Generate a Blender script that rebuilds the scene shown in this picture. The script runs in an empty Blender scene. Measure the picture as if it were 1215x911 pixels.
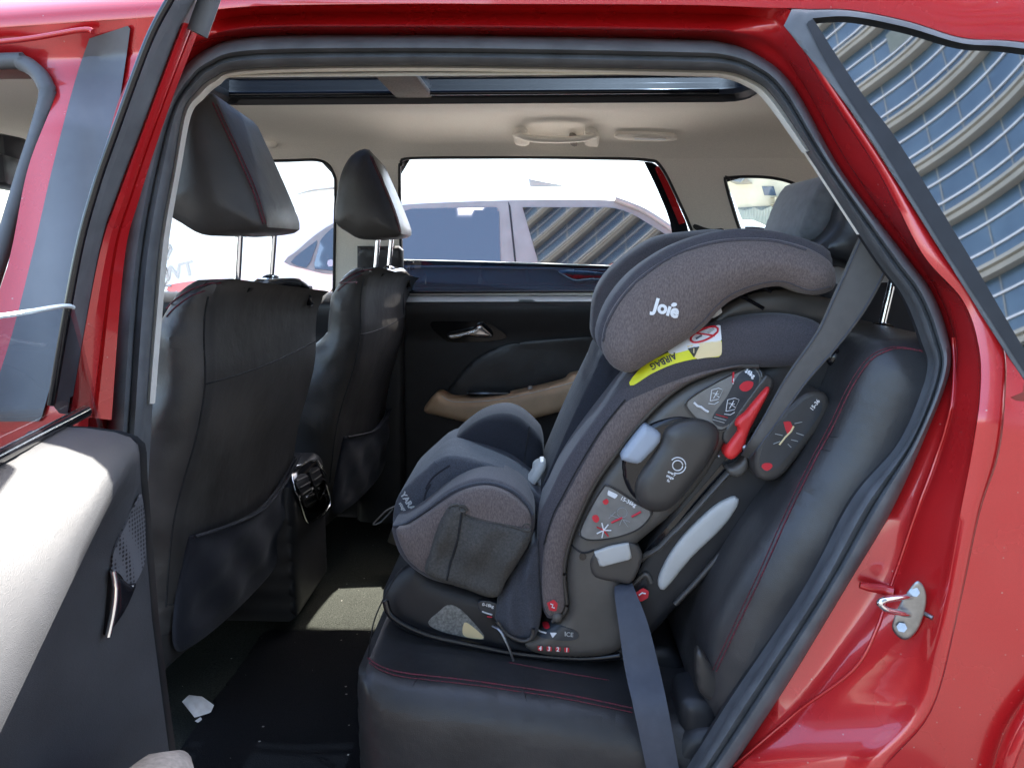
import bpy, bmesh, math, random
import numpy as np
from mathutils import Vector, Matrix, geometry
from mathutils.bvhtree import BVHTree
random.seed(4)
SC = bpy.context.scene
COL = SC.collection
# ------------------------------------------------------------------ camera
F, CX, CY = 953.0, 607.5, 455.5
PITCH, YAW = math.radians(9.7), math.radians(2.07)
CAM = Vector((0.0, -1.0, 1.2))
FWD = Vector((-math.sin(YAW)*math.cos(PITCH), math.cos(YAW)*math.cos(PITCH), -math.sin(PITCH)))
RGT = Vector((math.cos(YAW), math.sin(YAW), 0.0))
UPV = RGT.cross(FWD)
cd = bpy.data.cameras.new('camera'); cam = bpy.data.objects.new('camera', cd); COL.objects.link(cam)
cam.location = CAM
cam.matrix_world = Matrix.Translation(CAM) @ Matrix((RGT, UPV, -FWD)).transposed().to_4x4()
cd.sensor_width = 36; cd.lens = F/1215*36; cd.clip_start = 0.02; cd.clip_end = 2000
SC.camera = cam

def ray(px, py):
    return (FWD + RGT*((px-CX)/F) + UPV*((CY-py)/F))
def onY(px, py, y):
    d = ray(px, py); return CAM + d*((y-CAM.y)/d.y)
def onX(px, py, x):
    d = ray(px, py); return CAM + d*((x-CAM.x)/d.x)
def onZ(px, py, z):
    d = ray(px, py); return CAM + d*((z-CAM.z)/d.z)
def tum(z): return max(0.0, z-1.0)*0.27
def onB(px, py, off=0.0):                     # near body side, leaning in above the belt
    y = off
    for _ in range(6):
        p = onY(px, py, y); y = off + tum(p.z)
    return onY(px, py, y)
def onF(px, py, off=0.0):                     # far body side (1.42 at the belt), leaning in above it
    y = 1.42+off
    for _ in range(6):
        p = onY(px, py, y); y = 1.42 + off - max(-0.1, p.z-1.0)*0.25
    return onY(px, py, y)
# the opened rear door: inner face plane through the hinge
DTH = math.radians(78)
DO = Vector((-0.455, -0.02, 0)); DS = Vector((math.cos(DTH), -math.sin(DTH), 0)); DN = Vector((math.sin(DTH), math.cos(DTH), 0))
def door(s, z, off=0.0): return DO + DS*s + DN*(off + tum(z)) + Vector((0, 0, z))
def onD(px, py, off=0.0):
    d = ray(px, py); p = None; o = off
    for _ in range(6):
        p0 = DO + DN*o; p = CAM + d*((p0-CAM).dot(DN)/d.dot(DN)); o = off + tum(p.z)
    return p

# ------------------------------------------------------------------ curves
def cr(pts, n=8, closed=False):
    """Catmull-Rom through points (tuples of any length); a point given as (x, y, 'c') is a corner."""
    P = [tuple(p) for p in pts]; m = len(P)
    dim = 2 if len(P[0]) == 2 or isinstance(P[0][-1], str) else len(P[0])
    cor = [isinstance(p[-1], str) for p in P]
    A = [np.array(p[:dim], float) for p in P]; out = []
    for i in range(m if closed else m-1):
        p1, p2 = A[i], A[(i+1) % m]
        p0 = A[i-1] if (closed or i > 0) and not cor[i] else p1
        p3 = A[(i+2) % m] if (closed or i+2 < m) and not cor[(i+1) % m] else p2
        for k in range(n):
            t = k/n
            out.append(0.5*((2*p1)+(-p0+p2)*t+(2*p0-5*p1+4*p2-p3)*t*t+(-p0+3*p1-3*p2+p3)*t**3))
    if not closed: out.append(A[-1])
    return [tuple(p) for p in out]
def resample(pts, step, closed=True):
    A = [np.array(p, float) for p in pts]
    if closed: A.append(A[0])
    L = [0.0]
    for a, b in zip(A, A[1:]): L.append(L[-1]+float(np.linalg.norm(b-a)))
    n = max(4, int(round(L[-1]/step))); out = []; j = 0
    for k in range(n if closed else n+1):
        t = L[-1]*k/n
        while j < len(L)-2 and L[j+1] < t: j += 1
        w = (t-L[j])/max(1e-9, L[j+1]-L[j]); out.append(tuple(A[j]*(1-w)+A[j+1]*w))
    return out
def segdist(P, poly, closed=True):
    P = np.asarray(P); A = np.asarray(poly); Bq = np.roll(A, -1, 0) if closed else A[1:]
    if not closed: A = A[:-1]
    best = np.full(len(P), 1e9)
    for a, b in zip(A, Bq):
        ab = b-a; t = np.clip(((P-a)@ab)/max(1e-12, ab@ab), 0, 1)
        best = np.minimum(best, np.linalg.norm(P-(a+t[:, None]*ab), axis=1))
    return best
def inside(P, poly):
    P = np.asarray(P); A = np.asarray(poly); Bq = np.roll(A, -1, 0); r = np.zeros(len(P), bool)
    for (x1, y1), (x2, y2) in zip(A, Bq):
        c = ((y1 > P[:, 1]) != (y2 > P[:, 1]))
        if y1 != y2: r ^= c & (P[:, 0] < (x2-x1)*(P[:, 1]-y1)/(y2-y1)+x1)
    return r
def fill(poly, sp, holes=(), R=0.0):
    """triangulated fill of a 2-D outline: returns points, tris, number of boundary points of the outline"""
    poly = resample(poly, sp); holes = [resample(h, sp) for h in holes]
    A = np.array(poly); lo, hi = A.min(0), A.max(0)
    gx = np.arange(lo[0]+sp/2, hi[0], sp); gy = np.arange(lo[1]+sp/2, hi[1], sp)
    G = [(x+(sp/2 if j % 2 else 0), y) for j, y in enumerate(gy) for x in gx]
    if R > 0:
        nrm = []
        area = 0.5*sum(A[i][0]*A[(i+1) % len(A)][1]-A[(i+1) % len(A)][0]*A[i][1] for i in range(len(A)))
        sg = 1 if area > 0 else -1
        for i in range(len(A)):
            t = A[(i+1) % len(A)]-A[i-1]; l = np.linalg.norm(t)+1e-12; nrm.append(np.array([-t[1], t[0]])/l*sg)
        for f in (.04, .15, .32, .55, .8):
            if R*f > 0:
                Q = np.array([A[i]+nrm[i]*R*f for i in range(len(A))])
                d = segdist(Q, A); ok = inside(Q, A) & (d > .85*R*f)
                G += [tuple(q) for q, o in zip(Q, ok) if o]
    if G:
        G = np.array(G); ok = inside(G, A); dd = segdist(G, A); ok &= dd > (sp*.45 if R <= 0 else min(sp*.45, R*.02))
        for h in holes: ok &= ~inside(G, h); ok &= segdist(G, h) > sp*.45
        G = G[ok]
    V = [Vector(p) for p in poly]; E = [(i, (i+1) % len(poly)) for i in range(len(poly))]
    for h in holes:
        b = len(V); V += [Vector(p) for p in h]; E += [(b+i, b+(i+1) % len(h)) for i in range(len(h))]
    V += [Vector(tuple(g)) for g in G]
    vs, es, fs, ov, oe, of = geometry.delaunay_2d_cdt(V, E, [], 0, 1e-7)
    P = np.array([tuple(v) for v in vs]); T = np.array([f[:3] for f in fs if len(f) == 3])
    C = P[T].mean(1); ok = inside(C, A)
    for h in holes: ok &= ~inside(C, h)
    T = T[ok]
    bnd = [None]*len(poly)                     # output index of every outline vertex
    for i, o in enumerate(ov):
        for k in o:
            if k < len(poly): bnd[k] = i
    hb = []
    b = len(poly)
    for h in holes:
        hh = [None]*len(h)
        for i, o in enumerate(ov):
            for k in o:
                if b <= k < b+len(h): hh[k-b] = i
        hb.append([x for x in hh if x is not None]); b += len(h)
    bnd = [x for x in bnd if x is not None]
    return P, T, bnd, hb

# ------------------------------------------------------------------ objects
def link(o, parent=None):
    COL.objects.link(o)
    if parent is not None:
        o.parent = parent
        if parent.type == 'EMPTY': o.matrix_parent_inverse = Matrix.Translation(-parent.location)
    return o
def mk(name, V, Fc, mat, parent=None, angle=38, recalc=True):
    me = bpy.data.meshes.new(name); me.from_pydata([tuple(v) for v in V], [], [tuple(f) for f in Fc])
    if recalc:
        bm = bmesh.new(); bm.from_mesh(me); bmesh.ops.recalc_face_normals(bm, faces=bm.faces); bm.to_mesh(me); bm.free()
    me.polygons.foreach_set('use_smooth', [True]*len(me.polygons))
    me.set_sharp_from_angle(angle=math.radians(angle))
    if isinstance(mat, (list, tuple)):
        for q in mat: me.materials.append(q)
    elif mat: me.materials.append(mat)
    o = bpy.data.objects.new(name, me); return link(o, parent)
def thing(name, loc, label, cat, group=None, kind=None):
    o = bpy.data.objects.new(name, None); o.location = loc; COL.objects.link(o)
    o.empty_display_size = .1
    return tag(o, label, cat, group, kind)
def tag(o, label=None, cat=None, group=None, kind=None):
    if label: o['label'] = label
    if cat: o['category'] = cat
    if group: o['group'] = group
    if kind: o['kind'] = kind
    return o
def pad(name, pts, fr, T, H, R, mat, parent=None, sp=.012, mirror=False, crown=0, Lc=.08, disp=None, holes=(), angle=38):
    """solid from a 2-D outline: rounded front (height H, edge radius R), depth T, flat or mirrored back. fr(u,v,w) -> world"""
    P, Tq, bnd, hb = fill(pts, sp, holes, R)
    loop = [tuple(P[i]) for i in bnd]
    d = segdist(P, loop)
    for h in hb: d = np.minimum(d, segdist(P, [tuple(P[i]) for i in h]))
    t = np.clip(d/max(R, 1e-6), 0, 1); w = H*np.sqrt(np.maximum(0, 1-(1-t)**2))
    if crown: w = w + crown*(1-np.exp(-(d/Lc)**2))
    if disp is not None: w = w + np.array([disp(p[0], p[1], dd) for p, dd in zip(P, d)])
    n = len(P)
    V = [fr(p[0], p[1], wi) for p, wi in zip(P, w)]
    V += [fr(p[0], p[1], -T-(wi if mirror else 0)) for p, wi in zip(P, w)]
    Fc = [tuple(f) for f in Tq] + [(f[0]+n, f[2]+n, f[1]+n) for f in Tq]
    for lp in [bnd]+hb:
        for i in range(len(lp)):
            a, b = lp[i], lp[(i+1) % len(lp)]; Fc.append((a, b, b+n, a+n))
    return mk(name, V, Fc, mat, parent, angle)
def frY(y0): return lambda u, v, w: Vector((u, y0-w, v))
def yloop(pxs, y, n=6, closed=True):
    return [(p.x, p.z) for p in (onY(a[0], a[1], y) for a in (cr(pxs, n, closed) if n else pxs))]
def padY(name, pxs, y, T, H, R, mat, parent=None, n=6, **k):
    holes = [yloop(h, y, n) for h in k.pop('holes', ())]
    return pad(name, yloop(pxs, y, n), frY(y), T, H, R, mat, parent, holes=holes, **k)
def bvh(objs):
    V = []; Fc = []
    for o in objs:
        b = len(V); V += [v.co.copy() for v in o.data.vertices]; Fc += [[b+i for i in p.vertices] for p in o.data.polygons]
    return BVHTree.FromPolygons(V, Fc)
class Surf:
    """what the ray through a photo pixel meets on given objects"""
    def __init__(s, objs, fb=None): s.t = bvh(objs); s.fb = fb; s.last = None
    def hit(s, px, py):
        d = ray(px, py).normalized(); h = s.t.ray_cast(CAM, d)
        if h[0] is None:
            if s.fb: p = s.fb(px, py); return p, Vector((0, -1, 0))
            if s.last is None: return None, None
            q, n = s.last; return CAM + d*((q-CAM).length), n
        n = h[1]
        if n.dot(d) > 0: n = -n
        s.last = (h[0], n); return h[0], n
    def pt(s, px, py, off=0.0):
        p, n = s.hit(px, py); return p + n*off
def sheet(name, pxs, fn, mat, parent=None, sp=6, n=6, holes=(), thick=0.0, dome=0.0, R=8, angle=38):
    """outline in photo pixels laid on a real surface: fn(px, py, off)"""
    pts = cr(pxs, n, True) if n else [(a[0], a[1]) for a in pxs]
    P, T, bnd, hb = fill(pts, sp, [cr(h, n, True) if n else [(a[0], a[1]) for a in h] for h in holes], R if dome else 0)
    m = len(P)
    off = np.full(m, thick)
    if dome:
        d = segdist(P, [tuple(P[i]) for i in bnd]); t = np.clip(d/R, 0, 1); off = thick + dome*np.sqrt(np.maximum(0, 1-(1-t)**2))
    V = [fn(p[0], p[1], o) for p, o in zip(P, off)]; Fc = [tuple(f) for f in T]
    if thick or dome:
        V += [fn(p[0], p[1], -.0005) for p in P]; Fc += [(f[0]+m, f[2]+m, f[1]+m) for f in T]
        for lp in [bnd]+hb:
            for i in range(len(lp)):
                a, b = lp[i], lp[(i+1) % len(lp)]; Fc.append((a, b, b+m, a+m))
    return mk(name, V, Fc, mat, parent, angle)
def tube(name, path, r, mat, parent=None, k=8, closed=False, flat=1.0, up=Vector((0, 0, 1))):
    P = [Vector(p) for p in path]; V = []; Fc = []; m = len(P)
    rr = r if isinstance(r, (list, tuple)) else [r]*m
    for i, p in enumerate(P):
        a = P[i-1] if i or closed else p; b = P[(i+1) % m] if i < m-1 or closed else p
        t = (b-a).normalized() if (b-a).length > 1e-9 else Vector((0, 0, 1))
        x = t.cross(up); x = x.normalized() if x.length > 1e-4 else t.cross(Vector((1, 0, 0))).normalized()
        y = t.cross(x)
        for j in range(k):
            an = 2*math.pi*j/k; V.append(p + x*math.cos(an)*rr[i] + y*math.sin(an)*rr[i]*flat)
    for i in range(m if closed else m-1):
        for j in range(k):
            a = i*k+j; b = i*k+(j+1) % k; c = ((i+1) % m)*k+(j+1) % k; d = ((i+1) % m)*k+j; Fc.append((a, b, c, d))
    if not closed: Fc.append(tuple(range(k))[::-1]); Fc.append(tuple((m-1)*k+j for j in range(k)))
    return mk(name, V, Fc, mat, parent, 60)
def loft(name, rings, mat, parent=None, closed=False, angle=38, cap=False, mats=None, closev=False):
    n = len(rings[0]); V = [p for r in rings for p in r]; Fc = []; mi = []
    R = len(rings)
    for k in range(R if closev else R-1):
        for i in range(n if closed else n-1):
            a = k*n+i; b = k*n+(i+1) % n; k2 = (k+1) % R; Fc.append((a, b, k2*n+(i+1) % n, k2*n+i))
            if mats: mi.append(mats[k])
    if cap: Fc.append(tuple(range(n))[::-1]); Fc.append(tuple((R-1)*n+i for i in range(n)))
    o = mk(name, V, Fc, mat, parent, angle)
    return o
def box(name, c, sz, mat, parent=None, bev=.006, rot=None):
    bm = bmesh.new(); bmesh.ops.create_cube(bm, size=1)
    for v in bm.verts: v.co = Vector((v.co.x*sz[0], v.co.y*sz[1], v.co.z*sz[2]))
    if bev: bmesh.ops.bevel(bm, geom=list(bm.edges), offset=bev, segments=2, affect='EDGES', profile=.6)
    M = Matrix.Translation(Vector(c))
    if rot is not None: M = M @ rot
    bm.transform(M); V = [v.co.copy() for v in bm.verts]; Fc = [[v.index for v in f.verts] for f in bm.faces]; bm.free()
    return mk(name, V, Fc, mat, parent)
def ellipsoid(name, c, r, mat, parent=None, rot=None):
    bm = bmesh.new(); bmesh.ops.create_uvsphere(bm, u_segments=20, v_segments=12, radius=1)
    for v in bm.verts: v.co = Vector((v.co.x*r[0], v.co.y*r[1], v.co.z*r[2]))
    M = Matrix.Translation(Vector(c))
    if rot is not None: M = M @ rot
    bm.transform(M); V = [v.co.copy() for v in bm.verts]; Fc = [[v.index for v in f.verts] for f in bm.faces]; bm.free()
    return mk(name, V, Fc, mat, parent)
def text(name, body, fn, x, y, size, ang, mat, parent=None, off=.0012, bold=0.0, sx=1.0):
    """writing laid on a surface: px centre, cap height in px, turn in degrees (screen, clockwise)"""
    c = bpy.data.curves.new(name, 'FONT'); c.body = body; c.align_x = 'CENTER'; c.align_y = 'CENTER'; c.size = 1; c.offset = bold; c.resolution_u = 3
    t = bpy.data.objects.new(name, c); COL.objects.link(t)
    bpy.context.view_layer.update()
    me = bpy.data.meshes.new_from_object(t.evaluated_get(bpy.context.evaluated_depsgraph_get()))
    bpy.data.objects.remove(t); bpy.data.curves.remove(c)
    bm = bmesh.new(); bm.from_mesh(me); bmesh.ops.triangulate(bm, faces=bm.faces)
    sc = size/0.7; ca, sa = math.cos(math.radians(ang)), math.sin(math.radians(ang))
    V = [fn(x+(v.co.x*sx*ca+v.co.y*sa)*sc, y+(v.co.x*sx*sa-v.co.y*ca)*sc, off) for v in bm.verts]
    Fc = [[v.index for v in f.verts] for f in bm.faces]; bm.free(); bpy.data.meshes.remove(me)
    return mk(name, V, Fc, mat, parent, recalc=False)

# ------------------------------------------------------------------ materials
def srgb(r, g, b):
    f = lambda c: c/12.92 if c <= .04045 else ((c+.055)/1.055)**2.4
    return (f(r/255), f(g/255), f(b/255), 1)
def mat(name, col, rough=.5, metal=0, coat=0, spec=.5, noise=None, bump=None, sheen=0, emis=None, coat_rough=.03, col2=None, bump2=None, stretch=None):
    """noise=(scale, amount, detail): mottles col towards col2; bump=(scale, strength, kind)"""
    m = bpy.data.materials.new(name); m.use_nodes = True; nt = m.node_tree; N = nt.nodes; Lk = nt.links
    b = N['Principled BSDF']; col = tuple(col) if len(col) == 4 else (*col, 1)
    b.inputs['Base Color'].default_value = col; b.inputs['Roughness'].default_value = rough; b.inputs['Metallic'].default_value = metal
    b.inputs['Coat Weight'].default_value = coat; b.inputs['Coat Roughness'].default_value = coat_rough; b.inputs['Specular IOR Level'].default_value = spec
    if sheen: b.inputs['Sheen Weight'].default_value = sheen; b.inputs['Sheen Roughness'].default_value = .5
    tc = N.new('ShaderNodeTexCoord'); src = tc.outputs['Object']
    if stretch:
        mp = N.new('ShaderNodeMapping'); mp.inputs['Scale'].default_value = stretch; Lk.new(src, mp.inputs[0]); src = mp.outputs[0]
    if noise:
        n = N.new('ShaderNodeTexNoise'); n.inputs['Scale'].default_value = noise[0]; n.inputs['Detail'].default_value = noise[2] if len(noise) > 2 else 3
        Lk.new(src, n.inputs['Vector'])
        r = N.new('ShaderNodeMapRange'); r.inputs[1].default_value = .3; r.inputs[2].default_value = .7; Lk.new(n.outputs['Fac'], r.inputs[0])
        mx = N.new('ShaderNodeMix'); mx.data_type = 'RGBA'; Lk.new(r.outputs[0], mx.inputs[0])
        c2 = col2 if col2 else tuple(c*(1+noise[1]) for c in col[:3])+(1,)
        c1 = col if col2 else tuple(c*(1-noise[1]) for c in col[:3])+(1,)
        mx.inputs[6].default_value = c1; mx.inputs[7].default_value = c2 if len(c2) == 4 else (*c2, 1); Lk.new(mx.outputs[2], b.inputs['Base Color'])
        rr = N.new('ShaderNodeMapRange'); rr.inputs[3].default_value = max(0, rough-.06); rr.inputs[4].default_value = min(1, rough+.08)
        n2 = N.new('ShaderNodeTexNoise'); n2.inputs['Scale'].default_value = 9; n2.inputs['Detail'].default_value = 5; Lk.new(tc.outputs['Object'], n2.inputs['Vector'])
        Lk.new(n2.outputs['Fac'], rr.inputs[0]); Lk.new(rr.outputs[0], b.inputs['Roughness'])
    prev = None
    for bp in (bump, bump2):
        if not bp: continue
        if bp[2] == 'vor':
            t = N.new('ShaderNodeTexVoronoi'); t.feature = 'DISTANCE_TO_EDGE'; t.inputs['Scale'].default_value = bp[0]; out = t.outputs['Distance']
        elif bp[2] == 'wave':
            t = N.new('ShaderNodeTexWave'); t.inputs['Scale'].default_value = bp[0]; t.inputs['Distortion'].default_value = 1; out = t.outputs['Fac']
        else:
            t = N.new('ShaderNodeTexNoise'); t.inputs['Scale'].default_value = bp[0]; t.inputs['Detail'].default_value = 4; out = t.outputs['Fac']
        Lk.new(tc.outputs['Object'] if bp[2] != 'wave' else src, t.inputs['Vector'])
        bn = N.new('ShaderNodeBump'); bn.inputs['Strength'].default_value = bp[1]; bn.inputs['Distance'].default_value = bp[3] if len(bp) > 3 else .002
        Lk.new(out, bn.inputs['Height'])
        if prev: Lk.new(prev.outputs[0], bn.inputs['Normal'])
        prev = bn
    if prev: Lk.new(prev.outputs[0], b.inputs['Normal'])
    if emis: b.inputs['Emission Color'].default_value = (*emis[:3], 1); b.inputs['Emission Strength'].default_value = emis[3]
    return m
def glass(name, tint, refl=1.0, rough=0.0, ior=1.5):
    m = bpy.data.materials.new(name); m.use_nodes = True; nt = m.node_tree; N = nt.nodes; Lk = nt.links
    for x in list(N): N.remove(x)
    o = N.new('ShaderNodeOutputMaterial'); t = N.new('ShaderNodeBsdfTransparent'); t.inputs[0].default_value = (*tint, 1)
    g = N.new('ShaderNodeBsdfGlossy'); g.inputs['Roughness'].default_value = rough; g.inputs[0].default_value = (refl, refl, refl, 1)
    fr = N.new('ShaderNodeFresnel'); fr.inputs[0].default_value = ior; mx = N.new('ShaderNodeMixShader')
    Lk.new(fr.outputs[0], mx.inputs[0]); Lk.new(t.outputs[0], mx.inputs[1]); Lk.new(g.outputs[0], mx.inputs[2]); Lk.new(mx.outputs[0], o.inputs[0])
    return m
M = {}
M['red'] = mat('red_paint', (.50, .010, .012), .26, .15, 1.0, noise=(900, .25, 1), col2=(.57, .013, .016), coat_rough=.02, bump=(38, .012, 'noise', .004))
M['rubber'] = mat('grey_rubber', (.105, .11, .115), .55, noise=(30, .2, 4), bump=(500, .06, 'noise', .001))
M['rubber_d'] = mat('dark_rubber', (.022, .023, .026), .5, noise=(30, .2, 4))
M['cream'] = mat('cream_trim', (.76, .72, .64), .6, noise=(60, .05), bump=(700, .05, 'noise', .001))
M['liner'] = mat('headliner_cloth', (.85, .80, .71), .95, noise=(400, .06, 3), bump=(900, .12, 'noise', .001), sheen=.1)
M['leather'] = mat('black_leather', (.055, .051, .048), .42, noise=(8, .3, 5), bump=(420, .22, 'vor', .0012), bump2=(11, .25, 'noise', .02))
M['leather_b'] = mat('black_grained_leather', (.036, .034, .034), .35, noise=(8, .3, 5), bump=(420, .22, 'vor', .0012), bump2=(9, .2, 'noise', .02))
M['black'] = mat('black_plastic', (.016, .016, .018), .5, noise=(20, .2, 4), bump=(900, .1, 'noise', .0008))
M['gloss'] = mat('gloss_black', (.008, .008, .01), .12, noise=(20, .1))
M['trim'] = mat('charcoal_door_trim', (.032, .033, .036), .6, noise=(14, .2, 5), bump=(800, .35, 'vor', .0012), bump2=(260, .15, 'noise', .001))
M['carpet'] = mat('black_carpet', (.006, .0065, .008), 1, noise=(500, .5, 3), bump=(700, .8, 'noise', .004), spec=.1)
M['carpet_g'] = mat('grey_green_carpet', (.028, .030, .025), 1, noise=(350, .5, 3), bump=(600, .8, 'noise', .004), spec=.1)
M['chrome'] = mat('chrome', (.85, .86, .88), .12, 1, noise=(30, .04))
M['steel'] = mat('satin_steel', (.34, .34, .34), .38, 1, noise=(80, .15), bump=(90, .05, 'noise', .001))
M['tan'] = mat('tan_leather', (.60, .42, .26), .5, noise=(12, .12, 4), bump=(420, .15, 'vor', .001))
M['heather'] = mat('brown_heather_fabric', (.10, .077, .07), .9, noise=(620, .4, 2), col2=(.175, .138, .128), bump=(900, .35, 'noise', .001), bump2=(16, .12, 'noise', .01), sheen=.15, stretch=(1, 1, .35))
M['heather_d'] = mat('dark_heather_fabric', (.045, .04, .046), .9, noise=(600, .4, 2), col2=(.08, .071, .079), bump=(900, .3, 'noise', .001), bump2=(16, .1, 'noise', .01), sheen=.12)
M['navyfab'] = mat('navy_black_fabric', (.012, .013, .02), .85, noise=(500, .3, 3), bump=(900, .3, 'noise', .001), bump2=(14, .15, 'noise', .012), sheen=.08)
M['greyfab'] = mat('slate_fabric', (.05, .053, .066), .85, noise=(500, .3, 3), bump=(900, .3, 'noise', .001), bump2=(20, .25, 'noise', .01), sheen=.1)
M['shell'] = mat('taupe_shell_plastic', (.088, .079, .069), .42, noise=(25, .12, 4), bump=(1000, .12, 'noise', .0006))
M['shell_d'] = mat('dark_taupe_plastic', (.052, .046, .041), .36, noise=(25, .12, 4), bump=(1000, .1, 'noise', .0006))
M['mesh'] = mat('mesh_net', (.05, .046, .04), .8, noise=(300, .3, 2), col2=(.085, .078, .068), bump=(330, .6, 'vor', .002), bump2=(22, .3, 'noise', .012))
M['belt'] = mat('grey_webbing', (.105, .098, .09), .6, noise=(60, .08), bump=(260, .4, 'wave', .001), stretch=(1, 1, 1))
M['belt_d'] = mat('dark_webbing', (.07, .076, .095), .6, noise=(60, .08), bump=(260, .4, 'wave', .001))
M['redpl'] = mat('red_plastic', (.75, .03, .03), .38, noise=(20, .08))
M['silver'] = mat('pale_grey_plastic', (.5, .49, .46), .45, noise=(12, .1, 4))
M['bluegrey'] = mat('pale_blue_grey_button', (.36, .40, .46), .4, noise=(12, .06, 4))
M['white'] = mat('white_print', (.8, .8, .8), .5, noise=(40, .03))
M['yellow'] = mat('yellow_label', (.78, .76, .02), .5, noise=(30, .04))
M['pale'] = mat('pale_yellow_label', (.85, .68, .38), .5, noise=(30, .04))
M['label'] = mat('grey_printed_label', (.19, .18, .165), .4, noise=(50, .15, 4))
M['label_d'] = mat('dark_printed_label', (.03, .035, .042), .35, noise=(50, .15, 4))
M['label_t'] = mat('warning_print_label', (.12, .12, .11), .5, noise=(260, .5, 3), col2=(.3, .3, .28))
M['ink'] = mat('dark_ink', (.06, .055, .04), .6, noise=(40, .1))
M['redink'] = mat('red_ink', (.62, .02, .035), .5, noise=(40, .05))
M['palered'] = mat('faded_red_stripe', (.75, .2, .2), .5, noise=(2, .2))
M['greyink'] = mat('light_grey_ink', (.42, .43, .42), .5, noise=(40, .05))
M['thread'] = mat('red_thread', (.2, .018, .035), .7, noise=(420, .9, 1), col2=(.03, .015, .017))
M['bthread'] = mat('black_thread', (.012, .012, .013), .8, noise=(300, .4, 1))
M['film'] = mat('grey_pillar_film', (.125, .13, .14), .35, noise=(7, .3, 6), bump=(30, .1, 'noise', .004))
M['tint'] = glass('tinted_glass', (.014, .024, .038))
M['tint_near'] = glass('near_door_glass', (.72, .74, .78))
M['clear'] = glass('clear_glass', (.9, .93, .92))
M['roofglass'] = glass('roof_glass', (.05, .07, .10), .45)
M['edge'] = mat('ground_glass_edge', (.75, .85, .85), .4, noise=(30, .05))
M['mirror_glass'] = mat('dark_quarter_glass', (.006, .008, .01), .02, spec=1.0, coat=1.0)
M['mirror_glass'].node_tree.nodes['Principled BSDF'].inputs['IOR'].default_value = 2.6
M['carwhite'] = mat('white_car_paint', (.75, .81, .81), .3, coat=1, noise=(3, .02))
M['carframe'] = mat('grey_window_surround', (.20, .225, .22), .35, noise=(10, .1))
M['carglass'] = mat('neighbour_car_glass', (.008, .01, .014), .02, spec=1.0, coat=1.0)
M['carglass'].node_tree.nodes['Principled BSDF'].inputs['IOR'].default_value = 1.58
M['lit_ledge'] = mat('lit_sill_grey', (.3, .33, .33), .5, noise=(12, .1))
M['slate_p'] = mat('slate_plastic', (.11, .11, .14), .5, noise=(10, .1))
M['paper'] = mat('paper', (.7, .69, .66), .8, noise=(60, .06), bump=(40, .3, 'noise', .004))
M['chalk'] = mat('taupe_cloth', (.26, .23, .2), .8, noise=(200, .2))
M['lit_face'] = mat('lit_headrest_grey', (.12, .125, .135), .8, noise=(60, .2, 4), sheen=.4)

for nm in ('carpet', 'carpet_g'):                 # grit and lint lying in the pile
    nt = M[nm].node_tree; N = nt.nodes; b = N['Principled BSDF']; s0 = b.inputs['Base Color'].links[0].from_socket
    tc = N.new('ShaderNodeTexCoord'); vo = N.new('ShaderNodeTexVoronoi'); vo.inputs['Scale'].default_value = 26; nt.links.new(tc.outputs['Object'], vo.inputs['Vector'])
    lt = N.new('ShaderNodeMath'); lt.operation = 'LESS_THAN'; lt.inputs[1].default_value = .055; nt.links.new(vo.outputs['Distance'], lt.inputs[0])
    mx = N.new('ShaderNodeMix'); mx.data_type = 'RGBA'; mx.inputs[7].default_value = (.3, .29, .26, 1); nt.links.new(lt.outputs[0], mx.inputs[0]); nt.links.new(s0, mx.inputs[6]); nt.links.new(mx.outputs[2], b.inputs['Base Color'])
nt = M['red'].node_tree; N = nt.nodes; b = N['Principled BSDF']   # dust: paler, rougher specks
tc = N.new('ShaderNodeTexCoord'); vo = N.new('ShaderNodeTexVoronoi'); vo.inputs['Scale'].default_value = 55; nt.links.new(tc.outputs['Object'], vo.inputs['Vector'])
lt = N.new('ShaderNodeMath'); lt.operation = 'LESS_THAN'; lt.inputs[1].default_value = .06; nt.links.new(vo.outputs['Distance'], lt.inputs[0])
n2 = N.new('ShaderNodeTexNoise'); n2.inputs['Scale'].default_value = 7; n2.inputs['Detail'].default_value = 6; nt.links.new(tc.outputs['Object'], n2.inputs['Vector'])
mm = N.new('ShaderNodeMath'); mm.operation = 'MULTIPLY'; nt.links.new(lt.outputs[0], mm.inputs[0]); nt.links.new(n2.outputs['Fac'], mm.inputs[1])
s0 = b.inputs['Base Color'].links[0].from_socket; mx = N.new('ShaderNodeMix'); mx.data_type = 'RGBA'; mx.inputs[7].default_value = (.55, .35, .3, 1)
nt.links.new(mm.outputs[0], mx.inputs[0]); nt.links.new(s0, mx.inputs[6]); nt.links.new(mx.outputs[2], b.inputs['Base Color'])
rr = N.new('ShaderNodeMapRange'); rr.inputs[1].default_value = .35; rr.inputs[2].default_value = .75; rr.inputs[3].default_value = .02; rr.inputs[4].default_value = .12; nt.links.new(n2.outputs['Fac'], rr.inputs[0]); nt.links.new(rr.outputs[0], b.inputs['Coat Roughness'])
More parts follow.
